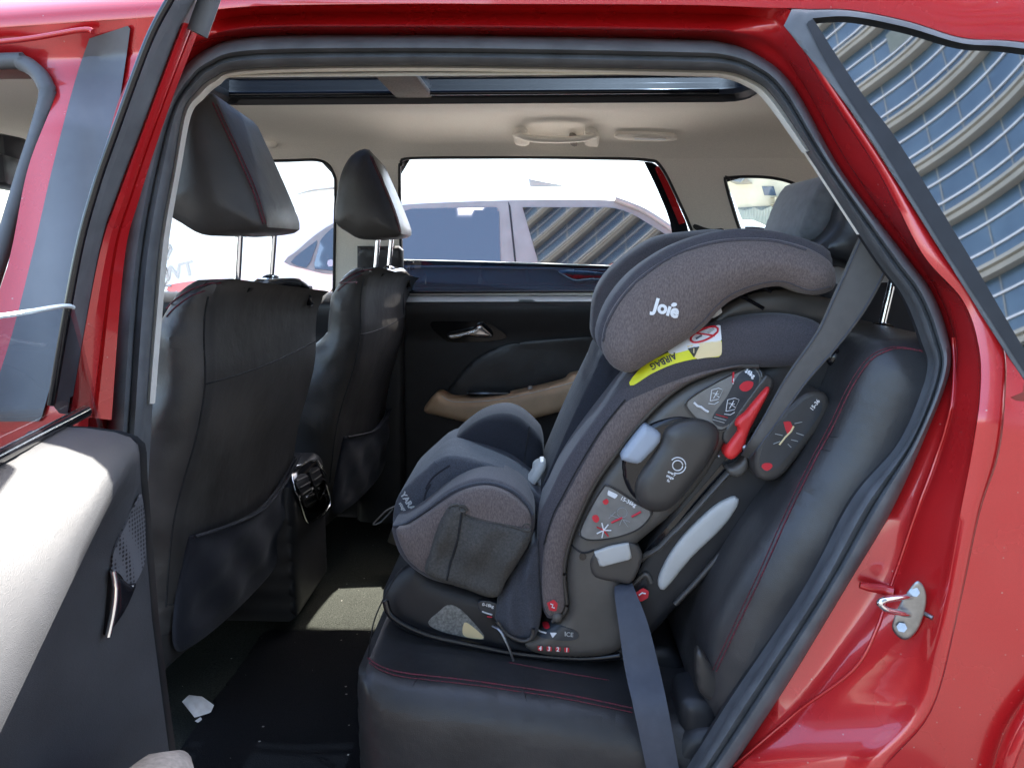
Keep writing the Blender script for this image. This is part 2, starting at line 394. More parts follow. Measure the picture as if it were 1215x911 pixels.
# ================================================================== the red car
car = thing('red_car', (0, .7, 0), 'glossy red SUV with its rear door wide open, seen from the rear door opening', 'car')
ST = dict(
 C=[(95,1000),(112,750),(128,495),(135,370),(146,283),(163,200),(188,133),(213,88),(243,60),(300,44),(450,42),(607,43),(810,47),(860,51),(900,66),(942,103),(1000,205),(1075,304),(1105,345),(1124,395),(1127,440),(1100,513),(1058,606),(1010,687),(933,814),(868,911),(800,1010),(600,1060),(300,1060)],
 B=[(140,1000),(158,750),(173,495),(182,370),(190,283),(205,200),(217,133),(232,110),(252,93),(290,82),(450,78),(607,79),(810,83),(862,85),(893,95),(918,115),(965,185),(1043,304),(1078,352),(1100,405),(1107,444),(1075,526),(1017,597),(957,707),(870,837),(823,911),(760,1000),(600,1040),(300,1040)],
 D=[(85,1000),(102,750),(118,495),(125,370),(136,283),(153,200),(178,130),(203,82),(236,50),(298,33),(450,31),(607,32),(810,35),(866,38),(910,52),(950,95),(1010,200),(1084,302),(1113,345),(1132,395),(1134,440),(1120,525),(1088,607),(1057,697),(957,838),(875,912),(805,1015),(600,1065),(300,1065)],
 E=[(70,1000),(88,750),(105,495),(112,370),(122,283),(138,200),(163,125),(190,72),(226,36),(296,18),(450,15),(607,15),(810,16),(900,19),(940,36),(976,98),(1044,203),(1094,300),(1143,357),(1162,414),(1163,471),(1153,540),(1140,607),(1120,715),(1093,827),(1040,890),(960,960),(600,1110),(300,1110)],
 G=[(50,1000),(68,750),(85,495),(92,370),(102,283),(118,200),(143,120),(175,62),(215,26),(294,8),(450,5),(607,5),(810,6),(920,9),(944,24),(987,98),(1056,203),(1119,300),(1172,362),(1192,414),(1193,471),(1185,540),(1163,607),(1138,722),(1108,838),(1060,898),(985,975),(600,1130),(300,1130)])
TOPW = []
for i in range(29*8):
    s = i/8; TOPW.append(max(0, min(1, (s-7.6)/1.2))*max(0, min(1, (14.2-s)/1.6)))
def ov(off, i): return off[0]*(1-TOPW[i])+off[1]*TOPW[i] if isinstance(off, tuple) else off
def midr(k1, k2, t, off):
    b, c = cr(ST[k2], 8, True), cr(ST[k1], 8, True)
    return [onB(c0[0]*(1-t)+b0[0]*t, c0[1]*(1-t)+b0[1]*t, ov(off, i)) for i, (b0, c0) in enumerate(zip(b, c))]
def ring(k, off): return midr(k, k, 0, off)
def mixring(t, off): return midr('C', 'B', t, off)
inner = [p + Vector((0, .05, 0)) for p in ring('C', .04)]
body = loft('body_side', [inner, ring('C', .03), midr('C', 'D', .5, (.022, .012)), midr('C', 'D', .85, (.016, -.012)), ring('D', (.01, -.02)), midr('D', 'E', .08, (.004, -.022)), midr('D', 'E', .3, (-.012, -.016)), midr('D', 'E', .8, (-.040, .0)),
                          midr('D', 'E', .94, (-.05, .004)), ring('E', (-.056, .0)), midr('E', 'G', .5, (-.061, -.02)), midr('E', 'G', .85, (-.062, -.04)), ring('G', (-.06, -.052)), midr('E', 'G', 1.12, (-.045, -.05))], M['red'], car, closed=True, angle=60)
seal = loft('door_seal', [mixring(0, .032), mixring(.02, .016), mixring(.1, .004), mixring(.25, -.004), mixring(.42, -.003), mixring(.52, .008), mixring(.56, .014), mixring(.6, .010), mixring(.72, .006), mixring(.86, .012), mixring(.96, .026), mixring(1, .045), [p+Vector((0, .018, 0)) for p in mixring(1, .045)]], M['rubber'], body, closed=True, angle=60)
mr = mixring(1, .046)
for nm, i0, i1, mm in (('pillar_lining', 13*8+4, 16*8+6, 'liner'), ('sill_lining', 16*8+6, 29*8-1, 'black'), ('pillar_lining', 0, 2*8+6, 'black')):
    loft(nm, [[p_+Vector((0, .015, 0)) for p_ in mr[i0:i1+1]], [p_+Vector((-.002, .022, 0)) for p_ in mr[i0:i1+1]]], M[mm], car)
# cream edge of the headlining inside the seal
A_ = [(182,479),(191,370),(199,283),(213,200),(225,137),(240,117),(258,101),(291,88),(450,84),(607,85),(810,90),(856,92),(884,101),(908,119),(953,181)]
B_ = [(173,479)]+ST['B'][3:16]+[(962,179)]
ce = loft('headlining_edge', [[onB(x, y, .048) for x, y in cr(B_, 8)], [onB(x, y, .043) for x, y in cr([((a[0]+b[0])/2, (a[1]+b[1])/2) for a, b in zip(A_, B_)], 8)], [onB(x, y, .05) for x, y in cr(A_, 8)], [onB(x, y, .05)+Vector((0, .005, 0)) for x, y in cr(A_, 8)]], M['cream'], car, angle=60)
# red pillar and cant rail in front of the rear door
def offp(px, py, o=0.0):
    e = 33-px*.07; t = min(1, max(0, (py-e)/42)) if px < 240 else 0
    return onB(px, py, -.058+.028*t*max(0, min(1, (150-py)/60))+.004*math.sin(px*.06)-o)
pil = sheet('centre_pillar', [(-250,50,'c'),(0,33),(190,20),(226,14,'c'),(215,26),(175,62),(143,120),(118,200),(102,283),(92,370),(85,495),(110,720,'c'),(-80,720,'c'),(-15,400),(12,304),(33,200),(64,118),(60,98),(48,80),(28,70),(0,67),(-250,85,'c')], offp, M['red'], car, sp=9, thick=.0)
sheet('pillar_film', [(106,46,'c'),(155,30,'c'),(148,80),(138,140),(118,230),(100,304),(80,385),(48,500,'c'),(-20,500,'c'),(12,404),(38,304),(62,200),(88,100)], lambda x, y, o: offp(x, y, o+.002), M['film'], pil, sp=8, thick=.003)
tube('door_seal', [onB(x, y, -.045) for x, y in cr([(-260,84),(0,73),(26,75),(44,86),(54,102),(56,116),(43,165),(27,215),(6,285),(-10,335),(-70,520)], 8)], .0105, M['rubber'], pil)
tube('pillar_crease', [onB(x, y, -.062) for x, y in cr([(-200,60),(0,50),(95,36),(110,38)], 6)], .0035, M['red'], pil)
# roof skin
RX = [(-760,95),(-500,68),(-300,50),(-150,41),(0,33),(100,26),(200,19),(296,8),(450,5),(607,5),(810,6),(900,9),(935,10),(960,11),(1010,12),(1077,25),(1143,45),(1215,50),(1350,72),(1500,100),(1700,135),(1900,170)]
rl = cr(RX, 6)
rf = lambda x: 1+1.9*max(0, min(1, (x-930)/230))
rows = [[onB(x, y+1.5, -.048) for x, y in rl], [onB(x, y, -.057) for x, y in rl], [onB(x, y-8*rf(x), -.060) for x, y in rl], [onB(x, y-15*rf(x), -.059) for x, y in rl], [onB(x, y-24*rf(x), -.05) for x, y in rl], [onB(x, y-40*rf(x), -.03) for x, y in rl]]
b0 = rows[-1]
def rz(x, z): return z - .10*max(0, (x-.5))**2
for yy, zz in ((.28, 1.605), (.43, 1.62)): rows.append([Vector((p.x, yy, rz(p.x, zz))) for p in b0])
roof = loft('roof', rows, M['red'], car, angle=50)
rr2 = [[Vector((p.x, yy, rz(p.x, zz))) for p in b0] for yy, zz in ((1.12, 1.62), (1.25, 1.60), (1.36, 1.55), (1.41, 1.47))]
loft('roof_skin', rr2, M['red'], roof, angle=50)
for nm, x0, x1 in (('roof_skin', -1.9, -.78), ('roof_skin', .52, 2.2)):
    loft(nm, [[Vector((x, yy, rz(x, 1.619+.003*math.sin(yy*4)))) for yy in (.42, .6, .75, .9, 1.09)] for x in np.linspace(x0, x1, 6)], M['red'], roof)
# quarter window
QG = [(964,22,'c'),(1010,20),(1077,33),(1143,52),(1215,58),(1420,92,'c'),(1420,560,'c'),(1280,500),(1215,414),(1150,304),(1103,227),(1060,160),(1027,117),(997,73)]
QT = [(930,31,'c'),(940,10,'c'),(958,12),(1010,13),(1077,26),(1143,46),(1215,51),(1430,84,'c'),(1430,575,'c'),(1270,520),(1215,451),(1120,304),(1065,217),(1010,133)]
cq = (1100, 210)
def qoff(x, y, o): return onB(x, y, -.054 - o - .010*(1-((x-1130)/330)**2-((y-260)/330)**2))
qt = sheet('quarter_window_trim', QT, qoff, M['rubber'], car, sp=11, holes=[QG], thick=.006, dome=.004, R=10)
sheet('quarter_window_inner_trim', [(965,23,'c'),(997,73),(1027,117),(1060,160),(1103,227),(1150,304),(1215,414),(1240,452,'c'),(1226,458,'c'),(1190,402),(1128,307),(1080,230),(1040,166),(1006,116),(978,70),(956,27,'c')], qoff, M['rubber_d'], qt, sp=6, thick=.0115)
sheet('quarter_window_glass', QG, qoff, M['mirror_glass'], qt, sp=14, thick=.003)
# rear quarter panel
E2 = ST['G'][17:27]
def poff(x, y, o):
    d = 0
    t = min(1, max(0, (x-1130-(y-600)*-.12)/190)); t = t*t*(3-2*t)
    return onB(x, y, -.061-.03*t-o)
sheet('quarter_panel', [(1120,303,'c'),(1215,451),(1245,480),(1860,530,'c'),(1880,1100,'c'),(985,1100,'c')]+[(985,975)]+E2[::-1], poff, M['red'], body, sp=16)
tube('wheel_arch_lip', [onB(x, y, -.1) for x, y in cr([(1330,730),(1262,790),(1217,850),(1192,905),(1175,980)], 8)], .014, M['red'], body, flat=.6)
SB = Surf([body], onB)
# striker
stk = sheet('door_striker', [(1086,690),(1094,692),(1099,704),(1098,722),(1090,745),(1078,758),(1068,757),(1059,747),(1060,735),(1070,712)], lambda x, y, o: onB(x, y, -.036-(x-1080)*.0002-o), M['steel'], car, sp=4, thick=.005, dome=.002, R=4)
tube('striker_loop', [onB(x, y, o) for x, y, o in cr([(1084,707,-.036),(1070,708,-.055),(1050,711,-.068),(1044,716,-.07),(1052,723,-.066),(1070,727,-.052),(1082,729,-.036)], 6)], .0042, M['chrome'], stk)
for x, y in ((1085, 702), (1070, 744)): tube('striker_screw', [onB(x, y, -.036), onB(x, y, -.0455)], .0062, M['steel'], stk, k=6)
tube('striker_pin', [onB(1096, 727, -.036), onB(1107, 733, -.046)], .003, M['steel'], stk)
tube('door_stop_stud', [SB.pt(1060, 702), SB.pt(1046, 697, .008), SB.pt(1030, 692, .02), SB.pt(1019, 689, .022)], [.008, .007, .006, .0045], M['red'], body)
tube('belt_flange_line', [SB.pt(x, y, .001) for x, y in cr([(1131,400),(1133,437),(1128,490),(1107,556),(1088,607),(1057,697),(1040,747),(1012,795),(945,845),(872,908)], 6)], .0022, M['red'], body)

# ---------------- headliner, sunroof, far side
ZL = [(-.2, 1.40), (.16, 1.43), (.22, 1.465), (.3, 1.505), (.45, 1.54), (1.06, 1.549), (1.18, 1.535), (1.25, 1.51), (1.29, 1.478), (1.31, 1.44)]
def zl(x, y):
    z = float(np.interp(y, [a for a, b in ZL], [b for a, b in ZL]))
    return z - (.16*max(0, x-.6)**2)
hx = [(-1.6,.165),(1.5,.165),(1.5,1.31),(-1.6,1.31)]
sunx0, sunx1, suny0, suny1 = -.78, .49, .45, 1.06
SH = [(sunx0,suny0),(sunx1-.05,suny0),(sunx1-.015,suny0+.012),(sunx1,suny0+.05),(sunx1,suny1-.05),(sunx1-.015,suny1-.012),(sunx1-.05,suny1),(sunx0,suny1)]
P, T, bnd, hb = fill(hx, .03, [SH])
lin = mk('headliner', [(p[0], p[1], zl(p[0], p[1])) for p in P], [tuple(t) for t in T], M['liner'], car, 50, recalc=False)
sfr = resample(SH, .03)
fr_ = loft('sunroof_frame', [[Vector((x, y, zl(x, y)-.003)) for x, y in sfr], [Vector((x, y, zl(x, y)+.002)) for x, y in sfr], [Vector((x*.985, .755+(y-.755)*.985, 1.560)) for x, y in sfr], [Vector((x*.985, .755+(y-.755)*.955, 1.562)) for x, y in sfr], [Vector((x*.985, .755+(y-.755)*.955, 1.574)) for x, y in sfr], [Vector((x, .755+(y-.755)*1.09, 1.61)) for x, y in sfr]], M['black'], car, closed=True, angle=30)
mk('sunroof_glass', [(sunx0-.02,suny0-.04,1.577),(sunx1+.03,suny0-.04,1.577),(sunx1+.03,suny1+.04,1.577),(sunx0-.02,suny1+.04,1.577)], [(0,1,2,3)], M['roofglass'], fr_)
box('sunroof_channel', (-.145, 1.108, 1.592), (1.32, .02, .075), M['black'], fr_)
box('sunroof_crossbar', (-.315, .755, 1.566), (.09, .62, .014), M['chalk'], fr_)
tube('blind_rail', [Vector((x, 1.02, 1.565)) for x in (-.76, -.3, .2, .42)], .006, M['gloss'], fr_)
SL = Surf([lin], onF)
# grab handle and coat hook lamp
gh = tube('grab_handle', [SL.pt(x, y, o) for x, y, o in cr([(611,160,.002),(616,155,.014),(630,154,.028),(660,154,.032),(690,154,.028),(704,156,.014),(708,163,.002)], 6)], .0085, M['liner'], lin)
for q in ([(611,153),(625,152),(628,168),(612,168)], [(694,153),(709,155),(709,171),(695,170)]): sheet('handle_foot', q, lambda x, y, o: SL.pt(x, y, o), M['liner'], gh, sp=4, thick=.01, dome=.005, R=5)
sheet('coat_hook', [(676,158),(684,160),(684,170),(677,168)], lambda x, y, o: SL.pt(x, y, o), M['chalk'], lin, sp=3, thick=.012)
rl_ = sheet('reading_lamp', [(735,156),(796,158),(797,165),(737,163)], lambda x, y, o: SL.pt(x, y, o), M['liner'], lin, sp=4, thick=.008, dome=.003, R=4)
sheet('lamp_lens', [(752,160,'c'),(790,161,'c'),(790,163,'c'),(752,162,'c')], lambda x, y, o: SL.pt(x, y, o), M['white'], rl_, sp=3, n=0, thick=.0125)
ellipsoid('visor_clip', SL.pt(322, 170, .004), (.016, .008, .012), M['liner'], lin)
# far side upper trim with its window openings
H1 = [(-300,200),(-100,194),(200,192),(330,191),(380,191),(396,207),(398,230),(397,290),(396,352,'c'),(-300,372,'c')]
H2 = [(474,208),(477,196),(488,188),(600,187),(700,188),(766,190),(784,198),(804,236),(821,275),(836,320),(840,345,'c'),(477,347,'c')]
H3 = [(861,216),(866,211),(900,210),(930,214),(952,223),(975,237),(1010,262),(1015,310,'c'),(894,310,'c'),(877,271)]
ft = sheet('side_trim', [(-320,150,'c'),(300,172),(600,168),(800,172),(1130,190,'c'),(1130,430,'c'),(846,420,'c'),(843,362,'c'),(473,362,'c'),(420,362,'c'),(400,400,'c'),(-320,420,'c')], lambda x, y, o: onF(x, y, -o), M['liner'], car, sp=9, holes=[H1, H2, H3], n=6, thick=0)
for h, nm in ((H2, 'window_seal'), (H3, 'window_seal'), (H1, 'window_seal')):
    tube(nm, [onF(x, y, 0) for x, y in cr(h, 6, True)], .0045, M['black'], ft, closed=True, k=6)
HH = [[(x, y) for x, y, *_ in H1], [(a[0]+(4 if a[0] > 700 else 2), a[1]-1) for a in H2], [(a[0]+2, a[1]) for a in H3]]
sheet('bounce_cut_pillars', [(-900,120,'c'),(1900,60,'c'),(1900,378,'c'),(-900,378,'c')], lambda x, y, o: onF(x, y, .07), M['gloss'], car, sp=22, n=0, holes=HH)  # upper far skin made black to cut red bounce onto the white car
sheet('body_shell', [(-900,378.5,'c'),(1900,378.5,'c'),(1900,560,'c'),(-900,560,'c')], lambda x, y, o: onF(x, y, .072), M['red'], car, sp=60, n=0)
sheet('bounce_cut_sill', [(-900,560.5,'c'),(1900,560.5,'c'),(1900,1300,'c'),(-900,1300,'c')], lambda x, y, o: onF(x, y, .07), M['black'], car, sp=60, n=0)  # unseen black panel added to cut red bounce onto the white car
sheet('window_pillar', [(764,192,'c'),(781,198),(802,240),(817,275),(822,345,'c'),(798,345,'c'),(797,275),(783,232)], lambda x, y, o: onF(x, y, .035-o), M['gloss'], ft, sp=5, thick=.012)
sheet('painted_edge', [(777,200,'c'),(784,200),(805,243),(813,264,'c'),(806,267,'c'),(794,238)], lambda x, y, o: onF(x, y, .02-o), M['red'], ft, sp=4, thick=.004)
sheet('window_glass', H3, lambda x, y, o: onF(x, y, .03), M['clear'], ft, sp=20)
sheet('window_glass', H1, lambda x, y, o: onF(x, y, .03), M['clear'], ft, sp=40)
wg = sheet('window_glass', [(474,309,'c'),(560,311),(660,314),(740,317),(800,321,'c'),(830,400,'c'),(474,400,'c')], lambda x, y, o: onF(x, y, .035), M['tint'], ft, sp=12)
tube('glass_edge', [onF(x, y, .034) for x, y in cr([(474,308.5),(560,310.5),(660,313.5),(740,316.5),(800,320.5)], 6)], .0022, M['edge'], wg, k=6)
sheet('belt_slot', [(824,266),(836,270),(846,272),(857,271),(858,275),(835,276),(823,271)], lambda x, y, o: onF(x, y, -o-.002), M['black'], ft, sp=3, thick=.003)
sheet('pillar_trim_foot', [(424,292,'c'),(479,292,'c'),(481,640,'c'),(424,640,'c')], lambda x, y, o: onF(x, y, -.035-o), M['black'], ft, sp=10, n=0, thick=.03, dome=.02, R=8)
# far rear door
fd_rows = []
fx = np.linspace(-320, 850, 40)
for y, o in ((346, .03), (348, .012), (357, -.030), (361, -.042), (366, -.047), (376, -.048), (392, -.036), (402, -.032), (408, -.036), (430, -.034), (470, -.03), (520, -.03), (640, -.03), (760, -.03)):
    fd_rows.append([onF(x, y+(3 if x > 700 else 0), o) for x in fx])
fdoor = loft('passenger_door', fd_rows, M['black'], car, angle=40)
SF = Surf([fdoor], onF)
sheet('door_sill_ledge', [(482,347,'c'),(835,346,'c'),(835,358,'c'),(482,359,'c')], lambda x, y, o: SF.pt(x, y, o), M['lit_ledge'], fdoor, sp=6, n=0, thick=.003)  # light on the upward-facing sill is put into this paler colour
pp = [(530,474),(545,445),(565,425),(600,409),(660,402),(740,398),(800,400),(800,440),(690,446),(600,470)]
sheet('door_pocket_panel', pp, lambda x, y, o: onF(x, y, -.036-o), M['leather_b'], fdoor, sp=8, thick=.004, dome=.006, R=10)
ar = padY('armrest', [(503,487),(511,473),(522,466),(540,473),(592,470),(665,454),(676,446),(692,443),(720,440),(730,465),(650,492),(600,500),(560,501),(520,493)], 1.33, .06, .03, .025, M['tan'], fdoor, sp=.01)
SA = Surf([ar], onF)
tube('armrest_stitch', [SA.pt(x, y, .001) for x, y in cr([(524,470),(541,477),(592,474),(665,458),(690,449)], 5)], .001, M['paper'], ar, k=5)
bz = sheet('handle_bezel', [(512,382),(570,381),(592,391),(601,400),(585,404),(540,406),(526,402)], lambda x, y, o: onF(x, y, -.036-o), M['gloss'], fdoor, sp=4, thick=.008)
sheet('door_pull', [(530,398),(545,395),(560,391),(569,385),(577,390),(585,399),(572,401),(556,399),(545,402),(534,403)], lambda x, y, o: onF(x, y, -.046-o), M['chrome'], bz, sp=3, thick=.008, dome=.012, R=4)
ellipsoid('switch_tab', onF(629, 460, -.1), (.008, .006, .007), M['silver'], fdoor)
box('switch_panel', onF(580, 466, -.085), (.13, .04, .012), M['gloss'], fdoor)

# ---------------- floor, console, tailgate, dash
P, T, bnd, hb = fill([(-1.8,.03),(-.15,.03),(-.15,1.40),(-1.8,1.40)], .05)
floor = mk('carpet_floor', [(p[0], p[1], .36+.02*math.exp(-((p[1]-.74)/.12)**4)+.003*math.sin(p[0]*17+p[1]*9)) for p in P], [tuple(t) for t in T], M['carpet_g'], car)
P, T, bnd, hb = fill([(-.54,.06),(-.16,.06),(-.16,.6),(-.54,.6)], .03)
pad('floor_mat', [(-.60,.07),(-.16,.07),(-.16,.62),(-.60,.62)], lambda u, v, w: Vector((u, v, .372+w+.002*math.sin(u*31+v*23))), .008, .008, .012, M['carpet'], car, sp=.03)
con = pad('console', [(.61,.40),(.87,.40),(.875,.66),(.865,.70),(.84,.718),(.65,.718),(.62,.70),(.61,.66)], lambda u, v, w: Vector((-.54+w, u, v)), .5, .02, .03, M['black'], car, sp=.02)
SCN = Surf([con], lambda x, y: onX(x, y, -.47))
vp = sheet('vent_surround', [(345,563),(360,552),(374,548),(381,560),(391,588),(389,600),(378,610),(364,619),(357,606)], lambda x, y, o: SCN.pt(x, y, o), M['gloss'], con, sp=4, thick=.004)
for q in ([(348,570),(360,563),(366,578),(372,595),(362,602),(355,588)], [(365,560),(374,554),(380,568),(386,586),(377,594),(371,578)]):
    v = sheet('air_vent', q, lambda x, y, o: SCN.pt(x, y, o), M['black'], con, sp=3, thick=.006)
    for k in range(5):
        t = k/4*.86+.07; a = (q[0][0]*(1-t)+q[4][0]*t, q[0][1]*(1-t)+q[4][1]*t); b = (q[1][0]*(1-t)+q[3][0]*t, q[1][1]*(1-t)+q[3][1]*t)
        tube('vent_slat', [SCN.pt(a[0], a[1], .008), SCN.pt(b[0], b[1], .008)], .0018, M['shell'], v, k=5)
    c = (sum(a[0] for a in q)/6, sum(a[1] for a in q)/6+4)
    tube('vent_knob', [SCN.pt(c[0]-3, c[1]+2, .012), SCN.pt(c[0]+3, c[1]-2, .012)], .003, M['chrome'], v)
tube('vent_edge', [SCN.pt(x, y, .005) for x, y in cr([(374,547),(382,559),(392,589),(390,602),(378,612),(364,620),(357,607),(345,564),(360,552),(374,547)], 5)], .0022, M['chrome'], con)
box('seat_bracket', (-.36, .98, .50), (.03, .02, .13), M['shell'], car, rot=Matrix.Rotation(.35, 4, 'Y'))
tg = pad('tailgate', [(.03,.3),(1.40,.3),(1.40,1.0),(1.33,1.46),(.2,1.46),(.03,1.0)], lambda u, v, w: Vector((1.52-(v-.3)*.1-w, u, v)), .06, 0, 0, M['black'], car, sp=.1, holes=[[(.2,1.05),(1.25,1.05),(1.2,1.38),(.25,1.38)]])
box('luggage_floor', (.95, .72, .62), (1.1, 1.34, .04), M['carpet'], car)
box('dashboard', (-1.55, .72, .75), (.35, 1.36, .5), M['black'], car, bev=.05)
mir = box('rear_view_mirror', onY(3, 205, .62), (.07, .2, .06), M['black'], car, bev=.015, rot=Matrix.Rotation(.3, 4, 'Z'))
box('mirror_foot', onY(-2, 176, .66), (.08, .08, .05), M['black'], mir, bev=.012)

# ---------------- front seats
def front_seat():
    Y0 = .20
    rear = [(262,334),(251,343),(244,365),(242,404),(243,457),(233,517),(213,587),(203,650),(197,720),(193,800)]
    r = [onY(x, y, Y0+.02) for x, y in cr(rear, 5)]
    prof = [(p.x, p.z) for p in r]
    b = prof[-1]; t = prof[0]
    front = [(b[0]-.10, b[1]-.07), (b[0]-.20, b[1]+.05), (b[0]-.17, b[1]+.2), (b[0]-.15, .85), (-.62, .98), (-.605, 1.08), (-.575, 1.125), (-.55, 1.145)]
    out = prof + [tuple(a) for a in front]
    def sfr_(u, v, w):
        y = Y0+.05-w; k = max(0, min(1, (.74-v)/.3)); y = Y0+.05+(y-Y0-.05)*(1-.13*k) if y > Y0+.05 else y
        e = max(0, abs(y-.47)-.04)/.24; e = e*e*(.25 if y < .47 else 1); return Vector((u+.045*max(0, -w)/.45+(.022*(1-((y-.47)/.28)**2) if u > -.62 else 0)-.02*e*max(0, min(1, (v-.7)/.3)), y, v+(.016*(1-min(1, e))-.075*e)*max(0, min(1, (v-.9)/.22))))
    root = pad('front_seat', out, sfr_, .45, .05, .075, M['leather'], car, sp=.018, mirror=True, crown=.012, Lc=.15,
               disp=lambda u, v, d: .003*math.sin(v*60+u*20)*min(1, d/.05))
    S = Surf([root], lambda x, y: onX(x, y, -.49))
    pad('seat_squab', [(-.68,.44),(-.67,.55),(-.70,.63),(-.85,.66),(-1.02,.68),(-1.06,.6),(-1.0,.48),(-.8,.42)], frY(Y0+.05), .4, .045, .06, M['leather'], root, sp=.02, mirror=True)
    # headrest
    ho = [(186,246),(186,200),(194,152),(210,120),(230,107),(247,109),(262,138),(282,184),(299,226),(311,260),(307,273),(277,278),(236,279),(208,265)]
    hl = yloop(ho, Y0+.03, 5)
    hr = pad('headrest', hl, lambda u, v, w: Vector((u-.012*max(0, (-w-.06)/.17)**2, Y0+.055-w, v-.022*max(0, (-w-.06)/.17)**2*max(0, min(1, (v-1.25)/.15)))), .19, .038, .06, M['leather'], root, sp=.012, mirror=True, crown=.006, Lc=.05)
    SHR = Surf([hr], lambda x, y: onX(x, y, -.46))
    tube('seam', [SHR.pt(x, y, .0006) for x, y in cr([(252,122),(265,150),(284,190),(301,230),(312,266)], 6)], .0014, M['thread'], hr, k=5)
    tube('seam', [SHR.pt(x, y, .0006) for x, y in cr([(257,124),(269,150),(288,190),(305,230),(315,266)], 6)], .0009, M['thread'], hr, k=5)
    for x0, y0, x1, y1, yy in ((285,262,281,337,.33), (326,262,321,329,.485)):
        tube('headrest_post', [onY(x0, y0, yy), onY((x0+x1)/2, (y0+y1)/2, yy), onY(x1, y1, yy), onY(x1-1, y1+14, yy)], .0062, M['chrome'], root, k=12)
        c = onY(x1, y1, yy); ellipsoid('post_collar', c+Vector((0, 0, -.003)), (.016, .02, .009), M['gloss'], root)
    # glossy guide cover draped over the top
    tube('top_cover', [onY(x, y, yy) for x, y, yy in cr([(286,343,.34),(306,338,.42),(328,335,.5),(344,335,.56),(355,340,.60),(362,349,.625),(367,361,.635)], 6)], [.016]*6+[.024]*14+[.02]*8+[.012]*9, M['gloss'], root, flat=.45)
    box('cover_buckle', onY(367, 352, .655), (.012, .02, .045), M['black'], root, bev=.004)
    tube('seam', [S.pt(x, y, .0003) for x, y in cr([(247,352),(243,375),(242,404),(243,457),(233,517),(213,587),(203,640),(197,720)], 6)], .0016, M['bthread'], root, k=5)
    tube('seam', [S.pt(x, y, .0003) for x, y in cr([(243,456),(284,444),(325,429),(360,412),(374,405)], 6)], .0014, M['bthread'], root, k=5)
    tube('seam', [S.pt(x, y, .0008) for x, y in cr([(198,366),(207,357),(225,345),(245,338),(262,335)], 6)], .0012, M['thread'], root, k=5)
    tube('seam', [S.pt(x, y, .0008) for x, y in cr([(198,376),(207,366),(226,352),(243,345)], 6)], .0010, M['thread'], root, k=5)
    # map pocket
    zs = [q[1] for q in prof][::-1]; xs = [q[0] for q in prof][::-1]
    def bp(u, v, w): return Vector((float(np.interp(v, zs, xs))+.045*(u-Y0-.05)/.45+.022*(1-((u-.47)/.28)**2)+w, u, v))
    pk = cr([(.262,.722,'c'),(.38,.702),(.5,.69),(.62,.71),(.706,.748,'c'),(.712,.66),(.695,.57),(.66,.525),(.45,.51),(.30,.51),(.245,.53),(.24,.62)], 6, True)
    pkt = pad('seat_pocket', pk, lambda u, v, w: bp(u, v, w+.003),   .004, .008, .05, M['navyfab'], root, sp=.015, crown=.003, Lc=.1, disp=lambda u, v, d: (.004*math.sin(u*45+v*38)+.004*math.sin(u*23-v*60+1))*min(1, d/.04), angle=60)  # cloth darker than the seat leather, deepening the shade low on its back
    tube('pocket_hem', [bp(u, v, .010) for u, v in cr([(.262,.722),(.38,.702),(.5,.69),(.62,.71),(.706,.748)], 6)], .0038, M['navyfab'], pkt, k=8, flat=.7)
    return root
seat = front_seat()
def copytree(o, parent, d):
    c = o.copy(); COL.objects.link(c)
    if parent is not None: c.parent = parent; c.matrix_parent_inverse = o.matrix_parent_inverse.copy()
    if d is not None: c.location = Vector(c.location) + d
    for ch in [q for q in o.children]: copytree(ch, c, None)
    return c
seat2 = copytree(seat, car, Vector((.085, .72, .0)))

# ---------------- rear bench
cush = padY('rear_seat', [(425,805),(432,786),(445,783),(472,793),(555,804),(672,821),(750,836),(850,850),(900,860),(900,1000),(560,1000),(440,1000),(430,930)], .115, 1.2, .05, .055, M['leather_b'], car, sp=.02, crown=.008, Lc=.1)
SBN = Surf([cush], lambda x, y: onY(x, y, .1))
tube('seam', [SBN.pt(x, y, .0008) for x, y in cr([(437,781),(450,790),(472,797),(510,802),(555,807),(612,815),(672,824),(750,840)], 6)], .0015, M['thread'], cush, k=5)
tube('seam', [SBN.pt(x, y, .0008) for x, y in cr([(438,786),(452,795),(474,802),(512,807),(557,812),(614,820),(672,829),(750,845)], 6)], .0009, M['thread'], cush, k=5)
tube('seam', [SBN.pt(x, y, .0008) for x, y in cr([(604,786),(640,793),(680,800),(722,807)], 6)], .0011, M['thread'], cush, k=5)
tube('seam', [SBN.pt(x, y, .0008) for x, y in cr([(437,780),(443,740),(455,710),(470,683),(482,666)], 6)], .0011, M['bthread'], cush, k=5)
bk = padY('backrest', [(1050,402),(1030,411),(1013,440),(997,478),(978,517),(956,553),(934,587),(900,634),(870,680),(844,732),(830,790),(824,830),(850,862),(900,870),(960,860),(1100,700),(1190,520),(1180,440),(1120,402)], .115, 1.2, .045, .07, M['leather_b'], cush, sp=.02, crown=.012, Lc=.1)
SBK = Surf([bk], lambda x, y: onY(x, y, .1))
for dx, r in ((0, .0011), (-5, .0007)):
    tube('seam', [SBK.pt(x+dx*.8, y+dx*.35, .0008) for x, y in cr([(1098,418),(1075,414),(1057,415),(1033,428),(1010,462),(990,504),(967,547),(937,608),(903,684),(873,747),(850,796)], 6)], r, M['thread'], bk, k=5)
hrr = padY('headrest', [(1003,240),(994,266),(978,285),(968,293),(985,306),(1006,315),(1040,322),(1070,300),(1062,250),(1035,228)], .33, .2, .03, .05, M['leather_b'], cush, sp=.014, mirror=True)
